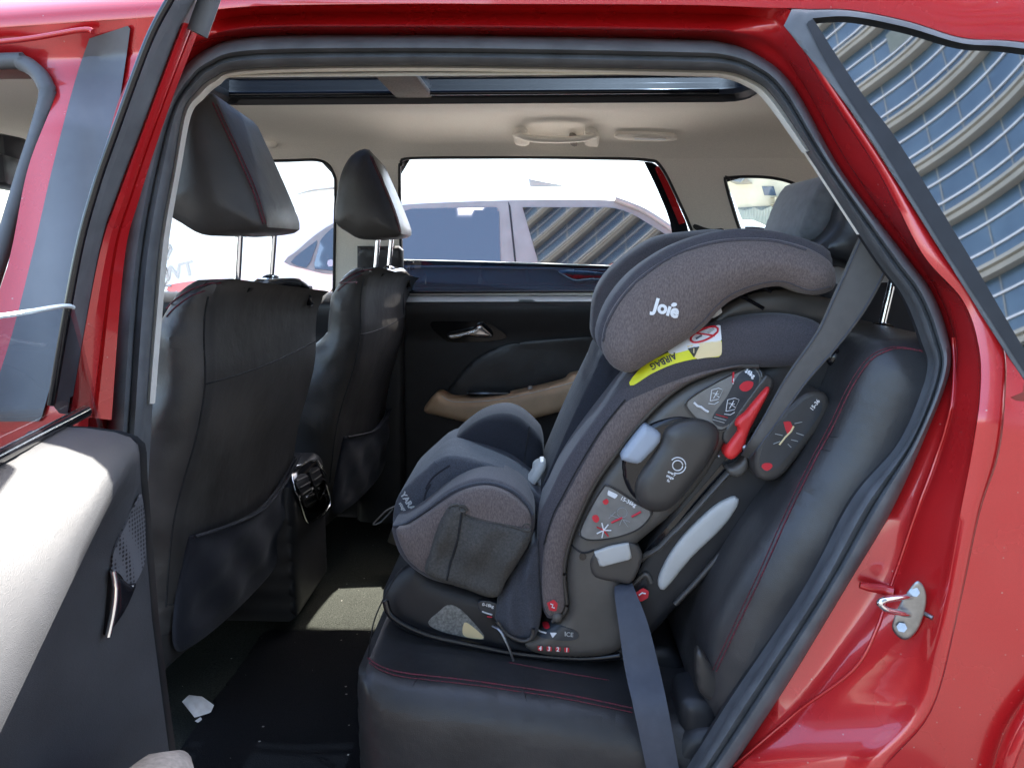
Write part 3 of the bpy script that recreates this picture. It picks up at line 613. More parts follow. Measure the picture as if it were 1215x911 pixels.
padY('headrest_face', [(978,210),(962,236),(952,262),(947,281),(966,288),(980,283),(994,265),(1003,243),(1010,228),(995,208)], .40, .22, .03, .04, M['lit_face'], hrr, sp=.014, mirror=True)  # lit front of the headrest, its light painted as a paler grey
tube('headrest_post', [onY(1061, 325, .3), onY(1054, 355, .3), onY(1046, 388, .3)], .0062, M['chrome'], cush, k=12)
ellipsoid('post_collar', onY(1046, 388, .3), (.018, .02, .008), M['gloss'], cush)
padY('parcel_shelf', [(1004,336,'c'),(1120,330,'c'),(1150,440,'c'),(1004,430,'c')], .46, .85, .01, .01, M['black'], cush, n=0, sp=.05)
sheet('parcel_shelf_edge', [(985,317,'c'),(1060,312,'c'),(1060,335,'c'),(985,337,'c')], lambda x, y, o: onY(x, y, .42-o), M['silver'], cush, sp=8, n=0, thick=.02)
# seat belt
bl = cr([(1054,262,.14),(1029,317,.135),(1008,359,.13),(983,401,.125),(945,450,.12),(913,500,.118),(894,528,.12),(884,542,.16)], 8)
bw = cr([(24,), (23,), (21,), (16,), (12.5,), (9,), (7,), (5,)], 8)
belt = loft('seat_belt', [[onY(a[0]-w[0]*.93, a[1]-w[0]*.45, a[2]-.01) for a, w in zip(bl, bw)], [onY(a[0], a[1], a[2]-.0125) for a, w in zip(bl, bw)], [onY(a[0]+w[0]*.93, a[1]+w[0]*.42, a[2]-.01) for a, w in zip(bl, bw)], [onY(a[0], a[1], a[2]-.008) for a, w in zip(bl, bw)]], M['belt'], car, closev=True, angle=60)
b2 = cr([(740,690,.205),(741,702,.17),(751,740,.135),(761,790,.105),(772,840,.06),(786,911,.045),(797,970,.05),(800,1000,.05)], 8)
w2 = cr([(9,), (12,), (17,), (20,), (20,), (19,), (19,), (19,)], 8)
loft('lap_belt', [[onY(a[0]-w[0], a[1]+1, a[2]-.004) for a, w in zip(b2, w2)], [onY(a[0]-w[0]*.4, a[1], a[2]-.008) for a, w in zip(b2, w2)], [onY(a[0]+w[0]*.5, a[1], a[2]-.007) for a, w in zip(b2, w2)], [onY(a[0]+w[0], a[1]-3, a[2]-.004) for a, w in zip(b2, w2)], [onY(a[0], a[1], a[2]-.002) for a, w in zip(b2, w2)]], M['belt_d'], belt, closev=True, angle=60)
for k in (0, 2):
    tube('belt_edge', [onY(a[0]+(-.86 if k == 0 else .86)*w[0]*.93, a[1]+(-.86 if k == 0 else .86)*w[0]*.44, a[2]-.0115) for a, w in zip(bl, bw)], .0009, M['belt_d'], belt, k=5)
# buckles by the bench corner
padY('belt_buckle', [(806,830),(822,822),(842,826),(852,842),(848,866),(820,880),(806,862)], .10, .06, .02, .02, M['black'], belt, sp=.01)
padY('belt_anchor_flap', [(826,776),(832,772),(850,800),(868,826),(862,836),(842,830),(828,815)], .09, .015, .006, .01, M['shell_d'], belt, sp=.01)
padY('sill_trim', [(800,880),(820,862),(850,858),(872,850),(850,900),(825,960),(780,1000),(770,930)], .085, .05, .02, .02, M['black'], cush, sp=.012)

# ---------------- the open rear door
S0 = .17
srow = np.linspace(S0, .9, 26)
def dsec(s):
    up = .02*(s-S0); dn = -.31*(math.sqrt((s-.25)**2+.0016)+(s-.25))/2; zr = 1.0+dn
    L = [(-.115, .985+up), (-.105, 1.012+up), (-.085, 1.017+up), (-.05, 1.014+dn*.35), (-.022, 1.009+dn*.7), (-.007, 1.003+dn*.9), (0, .995+dn), (.001, zr-.015)]
    for f, o in ((.05, .0), (.1, .0), (.18, .0), (.33, .0), (.5, .004), (.65, .008), (.8, .01), (.92, .004), (.98, -.01), (1, -.03), (1, -.11)):
        z = (zr-.015)*(1-f)+.41*f; h = max(0, zr-.015-z); t = min(1, h/.07); t = t*t*(3-2*t); q = s-S0
        L.append((o-(.36*q+.17*h*min(1, q/.1))*t*(1 if o > -.1 else 0), z))
    return L
secs = [dsec(s) for s in srow]
rows = []
for k in range(len(secs[0])):
    r = []
    for i, s in enumerate(srow):
        o, z = secs[i][k]
        e = max(0, 1-(s-S0)/.04); o2 = o - .006*e*e                     # rounded hinge end
        p = DO + DS*s + DN*o2 + Vector((0, 0, z)); r.append(p)
    rows.append(r)
rd = loft('rear_door', rows, M['trim'], car, angle=50)
# hinge end face and outer red skin
sk = [(-.155, .40), (-.165, .6), (-.165, .8), (-.15, .98), (-.125, 1.0)]
loft('door_skin', [[DO+DS*s+DN*o+Vector((0, 0, z)) for s in (S0-.004, .3, .5, .7, .95)] for o, z in sk], M['red'], rd)
ef = [DO+DS*(S0-.004)+DN*o+Vector((0, 0, z)) for o, z in dsec(S0)]+[DO+DS*(S0-.004)+DN*o+Vector((0, 0, z)) for o, z in sk]
mk('hinge_end', ef, [tuple(range(len(ef)))], M['rubber_d'], rd)
SD = Surf([rd], onD)
# window frame upright
colL = cr([(203,0),(177,50),(140,150),(114,225),(92,310),(62,480)], 8); colG = cr([(209,6),(184,52),(147,152),(121,230),(98,316),(70,490)], 8)
colR = cr([(231,0),(213,36),(170,150),(138,235),(114,310),(80,492)], 8); colE = cr([(252,0),(233,44),(198,136),(166,235),(148,310),(134,498)], 8)
ext = lambda c: [(c[0][0]+(c[0][0]-c[4][0])*1.5, c[0][1]-55)] + list(c)
up = [[onY(x, y, yy) for x, y in ext(c)] for c, yy in ((colL, -.12), (colL, -.125), (colG, -.105), (colR, -.07), (colE, -.035), (colE, .0))]
fu = loft('window_frame', [up[1], up[2], [a*.5+b*.5+Vector((.004, -.002, 0)) for a, b in zip(up[2], up[3])], up[3], [p+Vector((-.03, .03, 0)) for p in up[4]], [p+Vector((-.006, .05, 0)) for p in up[1]]], M['rubber'], rd, closev=True, angle=30)
rs = [[a*(1-t)+b*t+Vector((h, -h, 0)) for a, b in zip([onY(x, y, -.074) for x, y in colR], [onY(x, y, -.037) for x, y in colE])] for t, h in ((0, -.004), (.04, .002), (.25, .004), (.5, .003), (.56, -.001), (.62, .002), (.95, .002), (1, -.004))]
n0 = 7
fr2 = loft('frame_flange', [r[n0:] for r in rs], M['red'], fu, angle=25)
tube('glass_run', [p + Vector((.0, -.002, 0)) for p in up[1]], .0045, M['gloss'], fu, k=8)
tube('window_header', [DO+DS*s+DN*(tum(1.49)-.075)+Vector((0, 0, 1.56-.05*max(0, s-.3)**2)) for s in np.linspace(.12, 1.0, 14)], .026, M['rubber'], fu, k=12, flat=.55)
tube('frame_cap', [onY(x, y, -.06) for x, y in ((234,40),(243,15),(250,-5),(262,-40))], .012, M['rubber'], fu)
# glass of the door, wound down
gp = [(s, z) for s, z in ((.01,.97),(.86,.98),(.86,1.150),(.5,1.148),(.28,1.138),(.12,1.136),(.075,1.13))]
gdo = mk('door_glass', [DO+DS*u+DN*-.088+Vector((0, 0, v)) for u, v in gp], [tuple(range(len(gp)))], M['tint_near'], rd)
tube('glass_edge', [DO+DS*s+DN*-.086+Vector((0, 0, z+.001)) for s, z in cr([(.86,1.150),(.5,1.148),(.28,1.138),(.12,1.136),(.085,1.132)], 5)], .0026, M['edge'], gdo, k=6)
tube('glass_wiper', [DO+DS*s+DN*-.078+Vector((0, 0, 1.019+.02*(s-S0))) for s in np.linspace(.1, .9, 12)], .007, M['gloss'], rd, k=8)
# speaker grille, pull, armrest
sp_ = sheet('speaker_grille', [(166,586,'c'),(170,612),(171,650),(169,670),(158,692),(150,693),(140,680),(130,676,'c'),(133,655),(144,630)], lambda x, y, o: SD.pt(x, y, o), None, rd, sp=4, thick=.002)
sheet('door_pull', [(129,676,'c'),(140,684),(151,692),(158,690,'c'),(150,712),(138,733),(122,754,'c'),(126,715)], lambda x, y, o: SD.pt(x, y, o), M['gloss'], rd, sp=4, thick=.003, dome=.006, R=8)
tube('pull_chrome', [SD.pt(x, y, .007) for x, y in cr([(128,675),(131,695),(129,720),(122,753)], 6)], .0032, M['chrome'], rd)
a_ = [SD.pt(x, y, 0) for x, y in ((186,905),(150,930))]
for nm, zt, r, mm in (('armrest', .600, .05, 'chalk'), ('armrest_base', .555, .058, 'slate_p')):
    a0 = onD(198, 925, .03); bm_ = [a0+DS*s*.5-DN*.10*s+Vector((0, 0, zt-.6)) for s in np.linspace(-.06, 1, 16)]
    tube(nm, bm_, [.012, .034, .042, .045]+[.046]*12 if nm == 'armrest' else [.012, .036, .046, .05, .052]+[.053]*11, M[mm], rd, k=16, flat=1.0 if nm == 'armrest' else .95)
# ================================================================== child car seat
cs = thing('child_car_seat', (.16, .42, .62), 'brown and black forward facing child car seat strapped onto the black rear bench', 'child seat')
Y1 = .20
# base on the bench
base = padY('base', [(455,700),(462,688),(478,673),(495,664),(512,680),(545,693),(590,708),(602,742),(625,758),(690,765),(735,760),(748,768),(738,780),(690,784),(620,780),(560,770),(505,758),(468,738),(456,718)], Y1+.03, .34, .02, .03, M['black'], cs, sp=.012, mirror=True)
tube('base_lip', [onY(x, y, Y1-.005) for x, y in cr([(457,712),(466,732),(505,752),(560,765),(620,776),(690,781),(735,777)], 6)], .0055, M['gloss'], base)
foot = padY('base_plate', [(640,770),(700,776),(745,772),(790,765),(812,790),(800,815),(740,812),(690,800),(640,785)], Y1+.06, .28, .015, .02, M['black'], base, sp=.012)
# tub between the two sides
tub = padY('shell', [(600,690),(640,600),(670,545),(705,480),(760,425),(830,395),(920,385),(985,400),(975,450),(930,520),(880,590),(830,650),(780,710),(740,745),(660,750),(612,730)], Y1+.09, .24, .01, .01, M['black'], cs, sp=.02)
arm = padY('belt_frame', [(880,445),(905,432),(940,412),(975,399),(1000,397),(1011,420),(996,455),(979,490),(951,530),(926,566),(896,610),(861,655),(831,690),(801,720),(776,748),(756,758),(742,745),(744,700),(760,660),(790,610),(830,540),(860,490)], Y1+.02, .36, .015, .025, M['black'], cs, sp=.012, mirror=True)
SAR = Surf([arm], lambda x, y: onY(x, y, Y1))
tube('frame_rail', [SAR.pt(x, y, .008) for x, y in cr([(757,667),(782,648),(815,612),(859,563),(884,539),(920,502),(948,472)], 8)], .007, M['shell'], arm, flat=.7)
tube('frame_rail', [SAR.pt(x, y, .004) for x, y in cr([(741,703),(752,694),(766,680),(772,690)], 5)], .004, M['shell'], arm)
tube('frame_rail', [SAR.pt(x, y, .003) for x, y in cr([(800,715),(840,672),(880,622),(905,585)], 5)], .005, M['shell_d'], arm)
sheet('silver_guide', [(872,588),(876,592),(872,603),(855,626),(820,660),(792,694),(784,698),(780,691),(783,678),(795,655),(815,629),(845,601),(864,590)], lambda x, y, o: SAR.pt(x, y, o), M['silver'], arm, sp=5, thick=.004, dome=.006, R=8)
plate = padY('label_plate', [(894,549),(899,528),(917,501),(943,475),(960,464),(978,466),(984,480),(977,499),(955,529),(931,560),(914,570),(898,566)], Y1-.045, .06, .006, .01, M['shell_d'], arm, sp=.008)
SAR0 = SAR; SAR = Surf([plate], lambda x, y: onY(x, y, Y1-.051))
fl = sheet('frame_label', [(901,548),(905,530),(920,507),(945,482),(960,472),(972,473),(975,482),(970,495),(950,522),(926,551),(912,560),(903,557)], lambda x, y, o: SAR.pt(x, y, o), M['label_d'], arm, sp=5, thick=.002)
SPL = SAR
FP = lambda x, y, o: SPL.pt(x, y, .0022+o)
sheet('print_mark', [(929,500,'c'),(937,499,'c'),(940,506,'c'),(934,515,'c'),(931,508,'c')], FP, M['redink'], fl, sp=3, n=0, thick=.0006)
tube('print_line', [FP(x, y, .0008) for x, y in ((924,527),(931,518),(938,511),(941,505))], .0014, M['pale'], fl, k=5)
for q in (((919,514),(928,516)), ((938,521),(946,523)), ((942,502),(951,500)), ((925,523),(917,526)), ((944,513),(953,516)), ((934,526),(938,530))):
    tube('print_line', [FP(q[0][0], q[0][1], .0008), FP(q[1][0], q[1][1], .0008)], .0006, M['greyink'], fl, k=4)
sheet('print_mark', [(903,553),(906,549),(914,549),(916,553),(909,558)], FP, M['redink'], fl, sp=3, thick=.0006)
text('printed_mark', '15-36', FP, 966, 480, 4.5, -52, M['white'], fl, bold=.03)
SAR = SAR0
ellipsoid('knob', SAR.pt(990, 424, .004), (.014, .009, .014), M['gloss'], arm)
ellipsoid('rivet', SAR.pt(982, 460, .0), (.004, .003, .004), M['chrome'], arm)
sheet('recess', [(748,672),(765,655),(792,625),(822,590),(848,560),(866,538),(876,530),(880,538),(862,556),(838,585),(808,616),(784,644),(766,662),(752,690)], lambda x, y, o: SAR.pt(x, y, o), M['gloss'], arm, sp=6, thick=.0015)
# near side: dark bolster, brown band, plastic shell
bol = padY('side_bolster', [(748,444),(790,412),(830,392),(870,377),(920,372),(960,378),(978,393),(970,424),(945,434),(905,436),(865,438),(812,458),(782,480),(752,512),(729,542),(709,570),(693,600),(680,634),(672,665),(671,690),(673,715),(668,727),(655,733),(645,725),(640,690),(637,640),(640,610),(652,584),(668,551),(692,514),(725,471)], Y1-.005, .10, .022, .03, M['heather_d'], cs, sp=.010)
band = padY('side_bolster_panel', [(882,433),(842,439),(802,449),(771,459),(742,475),(716,507),(691,547),(669,587),(656,612),(646,646),(643,690),(646,722),(655,731),(666,727),(670,715),(668,690),(669,665),(677,634),(692,598),(708,568),(728,540),(751,510),(781,478),(811,456),(845,442)], Y1-.022, .03, .008, .02, M['heather'], bol, sp=.008)
tube('seam', [onY(x, y, Y1-.026) for x, y in cr([(742,474),(716,506),(691,546),(669,586),(656,611),(645,646)], 6)], .0012, M['bthread'], bol, k=5)
sh = padY('side_shell', [(902,437),(866,438),(842,445),(814,458),(784,480),(754,512),(731,542),(711,570),(695,600),(680,636),(672,667),(671,690),(673,716),(668,730),(645,746),(622,762),(640,774),(690,778),(730,772),(742,755),(740,715),(736,690),(740,660),(762,638),(800,606),(832,570),(856,530),(868,515),(890,485),(907,455)], Y1-.005, .09, .014, .02, M['shell'], cs, sp=.009)
SS = Surf([sh], lambda x, y: onY(x, y, Y1-.019))
sp_ = lambda x, y, o: SS.pt(x, y, o)
tube('shell_edge', [onY(x, y, Y1-.016) for x, y in cr([(900,434),(866,435),(842,442),(812,455),(782,478),(752,510),(729,540),(709,568),(693,598),(678,634),(670,665),(669,690),(672,716),(668,728),(655,737)], 6)], .0042, M['shell_d'], sh)
tube('shell_edge', [SS.pt(x, y, .001) for x, y in cr([(672,640),(690,655),(705,652)], 5)], .0016, M['bthread'], sh, k=5)
sheet('shell_hole', [(688,657),(693,656),(696,660),(693,664),(688,663)], sp_, M['gloss'], sh, sp=2, thick=.001)
st1 = sheet('shell_label', [(815,481),(823,471),(850,455),(880,441),(891,437),(900,443),(900,456),(884,485),(862,506),(850,508),(830,498)], sp_, M['label'], sh, sp=5, thick=.0022)
tube('shell_label_rim', [SS.pt(x, y, .002) for x, y in cr([(813,481),(822,469),(850,453),(880,438),(892,435),(902,443),(901,457),(885,487),(863,508),(850,510),(829,500)], 5, True)], .0016, M['shell_d'], st1, closed=True, k=5)
s1 = lambda x, y, o: SS.pt(x, y, .0024+o)
sheet('label_dark_field', [(862,470),(875,446),(890,439),(899,444),(898,456),(882,484),(862,504),(850,504),(845,494)], s1, M['label_d'], st1, sp=5, thick=.0006)  # darker field over the right part of the label
text('printed_mark', '36kg', lambda x, y, o: s1(x, y, o+.001), 889, 444, 4.6, 33, M['white'], st1, bold=.03)
for cx, cy, sc in ((849, 469, 1), (868, 481, 1.05)):
    for P in ([(-7,6),(-5,-7),(3,-9),(8,-7),(3,4),(-7,6)], [(-3,3),(2,-6)], [(0,-1),(4,2)], [(-4,-3),(3,-2)], [(-9,9),(-2,10),(3,7)]):
        tube('print_line', [s1(cx+x*sc, cy+y*sc, .0014) for x, y in P], .00055, M['white'], st1, k=4)
sheet('print_mark', [(877,457),(884,452),(893,453),(891,460),(884,464),(878,462)], s1, M['redink'], st1, sp=3, thick=.001)
tube('print_line', [s1(x, y, .0012) for x, y in ((870,443),(869,454))], .0016, M['redink'], st1, k=5)
tube('print_line', [s1(x, y, .0016) for x, y in ((870,449),(869,455))], .0009, M['white'], st1, k=5)
tube('print_line', [s1(x, y, .0012) for x, y in ((823,477),(827,481),(831,482),(836,486),(840,488))], .0018, M['white'], st1, k=5)
for k in range(3):
    tube('print_line', [s1(845+k*2+j*7, 497-k*3+j*2, .0012) for j in (0, 1, 2)], .0006, M['redink' if k == 2 else 'greyink'], st1, k=4)
st2 = sheet('shell_label', [(690,630),(700,608),(715,582),(724,578),(757,599),(770,605),(769,614),(755,627),(730,636),(705,639),(694,637)], sp_, M['label'], sh, sp=5, thick=.0022)
tube('shell_label_rim', [SS.pt(x, y, .002) for x, y in cr([(688,631),(698,607),(714,580),(724,576),(758,597),(772,604),(771,615),(756,629),(730,638),(705,641),(693,639)], 5, True)], .0014, M['shell_d'], st2, closed=True, k=5)
text('printed_mark', '15-36kg', lambda x, y, o: s1(x, y, o+.0012), 745, 594, 4.4, 27, M['white'], st2, bold=.03)
sheet('print_mark', [(722,581,'c'),(733,586,'c'),(730,591,'c'),(720,586,'c')], s1, M['white'], st2, sp=3, n=0, thick=.0008)
sheet('print_mark', [(703,612),(708,610),(711,615),(708,619),(704,617)], s1, M['redink'], st2, sp=2, thick=.0008)
sheet('print_mark', [(715,594),(720,591),(722,595),(718,598)], s1, M['redink'], st2, sp=2, thick=.0008)
for a in range(7):
    an = a*math.pi*2/7; tube('print_line', [s1(716, 628, .0012), s1(716+9*math.cos(an), 628+9*math.sin(an), .0014)], .0011, M['redink' if a % 3 == 1 else 'white'], st2, k=5)
for q in (((725,619),(738,613)), ((749,612),(760,606))): tube('print_line', [s1(*q[0], .0012), s1(*q[1], .0012)], .0017, M['redink'], st2, k=5)
tube('print_line', [s1(738+6*math.cos(a), 607+6*math.sin(a), .0012) for a in np.linspace(0, 6.3, 14)], .0005, M['greyink'], st2, k=4)
for q in (((724,610),(747,618)), ((738,614),(745,624)), ((738,614),(735,622)), ((722,614),(730,606))): tube('print_line', [s1(*q[0], .0013), s1(*q[1], .0013)], .0005, M['greyink'], st2, k=4)
# recline / height dial
dg = padY('dial', [(738,556),(740,540),(752,522),(772,503),(800,494),(822,496),(845,503),(850,515),(840,545),(800,590),(772,600),(752,590),(741,572)], Y1-.018, .03, .006, .01, M['gloss'], sh, sp=.008)
dc = padY('dial_cover', [(753,582),(757,565),(770,545),(783,525),(790,508),(806,499),(831,497),(850,506),(853,522),(843,545),(825,570),(802,598),(780,607),(760,600)], Y1-.024, .03, .014, .03, M['shell_d'], dg, sp=.008)
SDC = Surf([dc], lambda x, y: onY(x, y, Y1-.03))
dp = lambda x, y, o: SDC.pt(x, y, o)
for r in (9.5, 6):
    tube('emblem_ring', [SDC.pt(804+r*math.cos(a), 552+r*math.sin(a), .0005) for a in np.linspace(-2.4 if r > 8 else -3.1, 2.0 if r > 8 else 3.1, 24)], .0009, M['white'], dc, k=5)
text('printed_mark', 'every', lambda x, y, o: dp(x, y, .001), 797, 561, 3.2, 24, M['white'], dc, bold=.03)
text('printed_mark', 'stage', lambda x, y, o: dp(x, y, .001), 795, 565.5, 3.2, 24, M['white'], dc, bold=.03)
text('printed_mark', 'fx', lambda x, y, o: dp(x, y, .001), 793, 570, 3.2, 24, M['white'], dc, bold=.03)
padY('button', [(736,541),(740,533),(762,505),(768,504),(782,512),(784,520),(780,528),(762,547),(755,550),(739,546)], Y1-.026, .03, .01, .012, M['bluegrey'], dg, sp=.006)
# red belt lever in its slot
sl = sheet('lever_slot', [(857,516),(866,500),(905,448),(912,446),(918,452),(912,470),(880,524),(872,530),(860,526)], lambda x, y, o: onY(x, y, Y1-.012-o), M['shell_d'], arm, sp=4, thick=.006, dome=.004, R=4)
lv = padY('belt_lever', [(910,459),(913,461),(911,468),(901,487),(889,511),(882,531),(874,541),(867,545),(860,541),(860,534),(866,524),(872,516),(876,509),(872,504),(875,496),(884,489),(893,478)], Y1-.026, .02, .007, .008, M['redpl'], cs, sp=.005)
padY('lever_base', [(862,556),(872,552),(881,545),(885,538),(888,552),(884,560),(876,566),(866,563)], Y1-.014, .03, .006, .008, M['shell'], cs, sp=.006)
ellipsoid('rivet', onY(853, 541, Y1-.012), (.003, .003, .003), M['steel'], arm)
ellipsoid('lever_pivot', onY(884, 531, Y1-.03), (.005, .004, .005), M['steel'], lv)
# red triangle and white flap by the belt path
sheet('belt_path_mark', [(754,703,'c'),(763,697,'c'),(770,701,'c'),(769,709,'c'),(760,714,'c')], lambda x, y, o: onY(x, y, Y1-.004-o), M['redink'], arm, sp=3, n=0, thick=.012)
tube('print_line', [onY(x, y, Y1-.0175) for x, y in ((758,706),(762,703),(766,704))], .0012, M['white'], arm, k=5)
padY('belt_clip_recess', [(700,668),(706,656),(726,648),(752,644),(762,660),(750,690),(732,690),(706,684)], Y1-.019, .02, .004, .008, M['shell_d'], sh, sp=.008)
padY('instruction_flap', [(705,655,'c'),(725,648),(746,644,'c'),(750,663,'c'),(730,668),(712,673,'c')], Y1-.026, .004, .002, .003, M['silver'], sh, sp=.008)
# stickers low on the shell
b1 = sheet('red_sticker', [(649,715,'c'),(657,711,'c'),(662,716,'c'),(660,725,'c'),(652,724,'c')], lambda x, y, o: onY(x, y, Y1-.031-o), M['redink'], bol, sp=3, n=0, thick=.002)
tube('print_line', [onY(x, y, Y1-.0345) for x, y in ((653,716),(656,717),(655,720),(658,721))], .001, M['white'], bol, k=5)
ellipsoid('press_stud', onY(661, 732, Y1-.026), (.0085, .006, .0085), M['shell'], sh)
bs = sheet('base_label', [(633,741),(640,737),(655,739),(672,744),(683,748),(687,753),(682,758),(668,759),(648,757),(636,753)], sp_, M['label_d'], sh, sp=4, thick=.0022)
sheet('print_mark', [(645,740),(651,739),(653,745),(647,746)], s1, M['redink'], bs, sp=2, thick=.001)
tube('print_line', [s1(x, y, .0012) for x, y in ((632,745),(638,748),(643,750),(649,751))], .0014, M['white'], bs, k=5)
sheet('print_mark', [(653,750,'c'),(661,750,'c'),(656,756,'c')], s1, M['white'], bs, sp=2, n=0, thick=.001)
text('printed_mark', 'ICE', lambda x, y, o: s1(x, y, o+.001), 675, 751, 5, 5, M['greyink'], bs, bold=.02)
for i, ch in enumerate('4321'):
    x = 641+i*10.5; y = 769+i*.6
    sheet('print_mark', [(x-3,y-3,'c'),(x+3,y-2.7,'c'),(x+3,y+2.7,'c'),(x-3,y+2.5,'c')], lambda a, b, o: onY(a, b, Y1-.022-o), M['redink'], sh, sp=2, n=0, thick=.001)
    text('printed_mark', ch, lambda a, b, o: onY(a, b, Y1-.0245), x, y, 5, 4, M['white'], sh, bold=.03)
SBB = Surf([base], lambda x, y: onY(x, y, Y1))
wl = sheet('warning_label', [(508,738),(520,726),(532,717),(546,722),(562,738),(575,755),(568,758),(545,754),(520,747)], lambda x, y, o: SBB.pt(x, y, o), M['label_t'], base, sp=4, thick=.001)
sheet('print_mark', [(551,738),(560,742),(574,755),(568,757),(550,753)], lambda x, y, o: SBB.pt(x, y, .001+o), M['pale'], wl, sp=3, thick=.0006)
gl = padY('weight_label', [(567,715),(575,712),(592,717),(600,730),(598,738),(584,733),(570,726)], Y1-.002, .01, .001, .002, M['label_d'], base, sp=.006)
text('printed_mark', '0-18kg', lambda x, y, o: onY(x, y, Y1-.005), 579, 718, 3.6, 12, M['white'], gl, bold=.03)
tube('print_line', [onY(x, y, Y1-.0045) for x, y in ((572,725),(577,727),(584,729))], .0014, M['white'], gl, k=5)
tube('print_line', [onY(x, y, Y1-.0045) for x, y in ((578,731),(584,732))], .0012, M['redink'], gl, k=5)
tube('adjuster_strap', [onY(x, y, yy) for x, y, yy in cr([(585,742,.17),(594,748,.16),(602,764,.155),(609,783,.155)], 5)], .0032, M['steel'], base, flat=.6)
# backrest pad, headrest with its two wings
padY('back_pad', [(724,412),(706,440),(691,470),(673,508),(656,548),(643,580),(640,604),(700,610),(760,540),(830,430),(800,405)], Y1+.085, .22, .012, .03, M['navyfab'], cs, sp=.014)
hr2 = padY('headrest', [(990,330),(960,300),(900,288),(850,298),(836,330),(845,372),(865,392),(930,392),(985,372)], Y1+.05, .26, .02, .03, M['navyfab'], cs, sp=.014)
wf = padY('head_wing', [(704,402),(703,378),(707,350),(720,326),(745,302),(780,281),(820,274),(860,273),(900,287),(860,302),(800,322),(765,350),(745,382),(740,420),(720,418)], Y1+.24, .07, .03, .05, M['heather_d'], hr2, sp=.012, mirror=True)
tube('wing_piping', [onY(x, y, Y1+.205) for x, y in cr([(720,405),(722,375),(735,345),(760,318),(800,295),(845,284)], 6)], .003, M['greyfab'], wf)
wn0 = padY('head_wing_rim', [(709,405),(713,380),(728,350),(754,321),(795,294),(838,278),(880,271),(922,275),(962,286),(986,302),(975,340),(900,330),(835,372),(785,405),(745,424),(720,424)], Y1-.015, .06, .02, .03, M['heather_d'], hr2, sp=.012)
wn = padY('head_wing', [(714,412),(718,384),(733,356),(759,328),(799,302),(840,287),(880,282),(920,284),(958,294),(984,310),(991,328),(986,345),(960,350),(930,340),(900,343),(870,355),(852,369),(838,385),(826,395),(808,407),(790,418),(770,430),(752,441),(739,441),(724,432)], Y1-.03, .05, .032, .055, M['heather'], hr2, sp=.009)
SW = Surf([wn], lambda x, y: onY(x, y, Y1-.06))
tube('wing_piping', [SW.pt(x, y, .0005) for x, y in cr([(716,405),(721,384),(736,357),(761,330),(800,304),(841,290),(880,285),(920,287),(956,297)], 6)], .0022, M['heather_d'], wn)
tube('seam', [SW.pt(x, y, .0002) for x, y in cr([(985,340),(960,344),(930,334),(900,337),(868,349),(849,364),(835,380),(822,392)], 6)], .0012, M['heather_d'], wn, k=5)
lg = lambda x, y, o: SW.pt(x, y, o)
LOGO = M['white']
text('logo_lettering', 'Jo\u0131e', lg, 790.5, 366.5, 15, 17, LOGO, wn, off=.0018, bold=.045, sx=.95)
sheet('logo_leaf', [(796,362),(799,359),(803,360),(802,363),(798,364)], lg, LOGO, wn, sp=2, thick=.0018)
hs = padY('headrest_shell', [(833,395),(848,374),(868,358),(900,346),(935,343),(970,350),(995,360),(1000,385),(960,384),(900,378),(860,384),(840,405)], Y1+.02, .05, .01, .02, M['shell_d'], hr2, sp=.012)
for P in ([(873,348),(885,354),(906,366)], [(904,340),(915,346)]): tube('shell_groove', [onY(x, y, Y1+.008) for x, y in P], .003, M['gloss'], hs, k=6)
sheet('hang_tag', [(838,378,'c'),(846,371,'c'),(855,363,'c'),(857,371,'c'),(848,377,'c')], lambda x, y, o: onY(x, y, Y1+.003-o), M['silver'], hs, sp=3, n=0, thick=.002)
# airbag warning label
SBO = Surf([bol], lambda x, y: onY(x, y, Y1-.03))
al = lambda x, y, o: SBO.pt(x, y, o)
A1 = sheet('airbag_label', [(747,454),(758,440),(769,431),(792,419),(815,411),(835,407),(856,404,'c'),(856,418),(853,423),(840,424),(823,426),(799,432),(774,443),(752,457)], al, M['yellow'], cs, sp=4, thick=.0012)
sheet('label_panel', [(815,411,'c'),(835,407),(856,404,'c'),(856,418),(853,422),(838,424),(826,426,'c')], lambda x, y, o: al(x, y, .0014+o), M['pale'], A1, sp=4, thick=.0006)
sheet('label_panel', [(792,416,'c'),(812,404),(835,393),(855,386,'c'),(856,405,'c'),(838,408),(815,416),(795,421,'c')], lambda x, y, o: al(x, y, .0014+o), M['white'], A1, sp=4, thick=.0006)
ap = lambda x, y, o: al(x, y, .0024+o)
text('printed_mark', 'AIRBAG', ap, 787, 429, 7, 154, M['ink'], A1, off=.0006, bold=.03, sx=.95)
sheet('print_mark', [(816,414,'c'),(830,411,'c'),(823,424,'c')], ap, M['ink'], A1, sp=2, n=0, thick=.0006)
tube('print_line', [ap(823, 413.5, .0012), ap(823, 419, .0012)], .0009, M['pale'], A1, k=4)
tube('prohibition_ring', [ap(836+17*math.cos(a)*.94-0*math.sin(a), 398-17*math.cos(a)*.36+6.5*math.sin(a), .0006) for a in np.linspace(0, 2*math.pi, 30)[:-1]], .0016, M['redink'], A1, closed=True, k=5)
tube('print_line', [ap(826, 397, .001), ap(848, 399, .001)], .0014, M['redink'], A1, k=5)
tube('print_line', [ap(840, 396, .0006), ap(847, 391, .0006)], .0022, M['greyink'], A1, k=5)
tube('print_line', [ap(826, 403, .0006), ap(833, 399, .0006)], .0016, M['slate_p'], A1, k=5)
